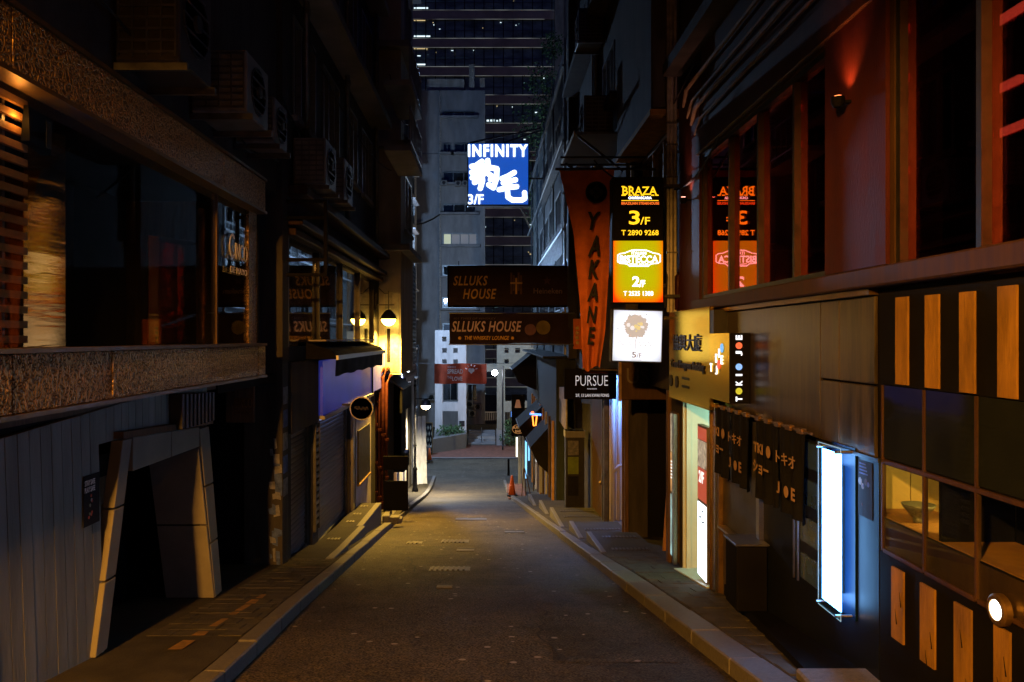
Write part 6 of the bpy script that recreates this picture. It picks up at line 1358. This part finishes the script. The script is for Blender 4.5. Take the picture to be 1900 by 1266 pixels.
# ================================================================ STREET LAMPS THE STREET GOES ON WITH, AND AN ADDED FILL LANTERN
def wall_lamp(x, y, z, side, lab, col, glow, power, kind='POINT'):
    t = T('wall_lantern', lab, 'street lamp', (x, y, z)); lantern(t, (x, y, z), .19, col, glow, power, math.pi, .12, kind)
    wx = -2.95 if side < 0 else 2.55
    k = MB(); k.tube([(wx, y, z + .35), (x, y, z + .35), (x, y, z + .2)], .018, 6); k.out('bracket', M['darkmetal'], t)
    return t
wall_lamp(-2.35, -2.2, 2.5, -1, 'sodium wall lantern up the street behind the viewer', (1.0, .40, .05), 60, 8500, 'SPOT')
wall_lamp(2.0, -9.0, 3.4, 1, 'added sodium fill lantern further up the street behind the viewer', (1.0, .40, .07), 40, 160)  # unseen lantern added to brighten the left front and the upper signs
t = T('side_street_lamp', 'street lamp round the corner in the side street', 'street lamp', (-4.75, 44.9, -7)); k = MB(); k.tube([(-4.95, 44.9, -7.1), (-4.95, 44.9, 4.9), (-4.75, 44.9, 4.9)], .06, 8); k.out('post', M['black'], t); lantern(t, (-4.75, 44.9, 4.5), .22, (.40, .62, 1.0), 40, 9500, kind='POINT')
t = T('side_street_lamp', 'warm street lamp round the corner behind the far awnings', 'street lamp', (8.5, 49, -7)); k = MB(); k.tube([(8.5, 49, -7.1), (8.5, 49, -1)], .06, 8); k.out('post', M['black'], t); lantern(t, (8.5, 49, -1.4), .22, (1.0, .84, .48), 40, 3000, kind='POINT')

# ================================================================ CABLES AND DOWNPIPES
def sag(a, b, d, r=.010, n=14):
    a, b = Vector(a), Vector(b); return [a + (b - a) * (i / n) - Vector((0, 0, d * 4 * (i / n) * (1 - i / n))) for i in range(n + 1)]
CL = iter(['cable sagging above the round fans over the shuttered shop', 'long cable sagging below the lowest canopy slab of the shuttered shop', 'cable sagging above the hammered band behind the condensers', 'short cable hanging beside the railed balconies'])
for a, b, d in (((-2.85, 10.9, 3.3), (-2.85, 16.5, 3.1), .35), ((-2.85, 11.3, 4.9), (-2.6, 20.9, 4.4), .5), ((-2.8, 5.0, 3.5), (-2.8, 11.0, 3.0), .45), ((-2.4, 19.0, 6.3), (-2.2, 22, 6.0), .5)):
    k = MB(); k.tube(sag(a, b, d), .012, 5); tag(k.out('facade_cable', M['cable'], base=a), next(CL), 'cable', 'cables on the bar side')
CL = iter(['cable looped under the orange lit bay soffit', 'cable drooping at the head of the window that mirrors the light box', 'cable tied to the pole of the orange banner', 'cable dropping beside the drain pipes to the brass name plate', 'long cable sagging high on the tenement wall'])
for a, b, d in (((2.45, 9.6, 3.3), (2.4, 14.5, 3.4), .3), ((2.5, 8.2, 2.45), (2.45, 10.7, 2.0), .25), ((2.4, 10.7, 2.2), (1.6, 12.3, 2.75), .25), ((2.45, 10.8, 1.6), (2.3, 10.5, .4), .0), ((2.5, 13.7, 5.4), (2.4, 23, 5.0), .6)):
    k = MB(); k.tube(sag(a, b, d), .011, 5); tag(k.out('facade_cable', M['cable'], base=a), next(CL), 'cable', 'cables on the light box side')
for x, y, lab in ((-2.82, 12.2, 'downpipe above the empty black sign frame'), (-2.80, 15.6, 'downpipe on the dark wall above the awning'), (-2.78, 19.4, 'downpipe beside the railed balconies'), (2.44, 13.6, 'downpipe behind the orange banner'), (2.46, 18.6, 'downpipe above the black projecting sign')):
    t = T('downpipe', lab, 'downpipe', (x, y, 2.2), 'cast iron downpipes'); k = MB(); k.tube([(x, y, 2.25), (x, y, 13)], .05, 8); k.out('pipe', M['oldsteel'], t, smooth=True)
    for z in (3.0, 5.0, 7.0, 9.0): k = MB(); k.lathe([(.065, -.05), (.065, .05)], (x, y, z), 8); k.out('collar', M['oldsteel'], t)
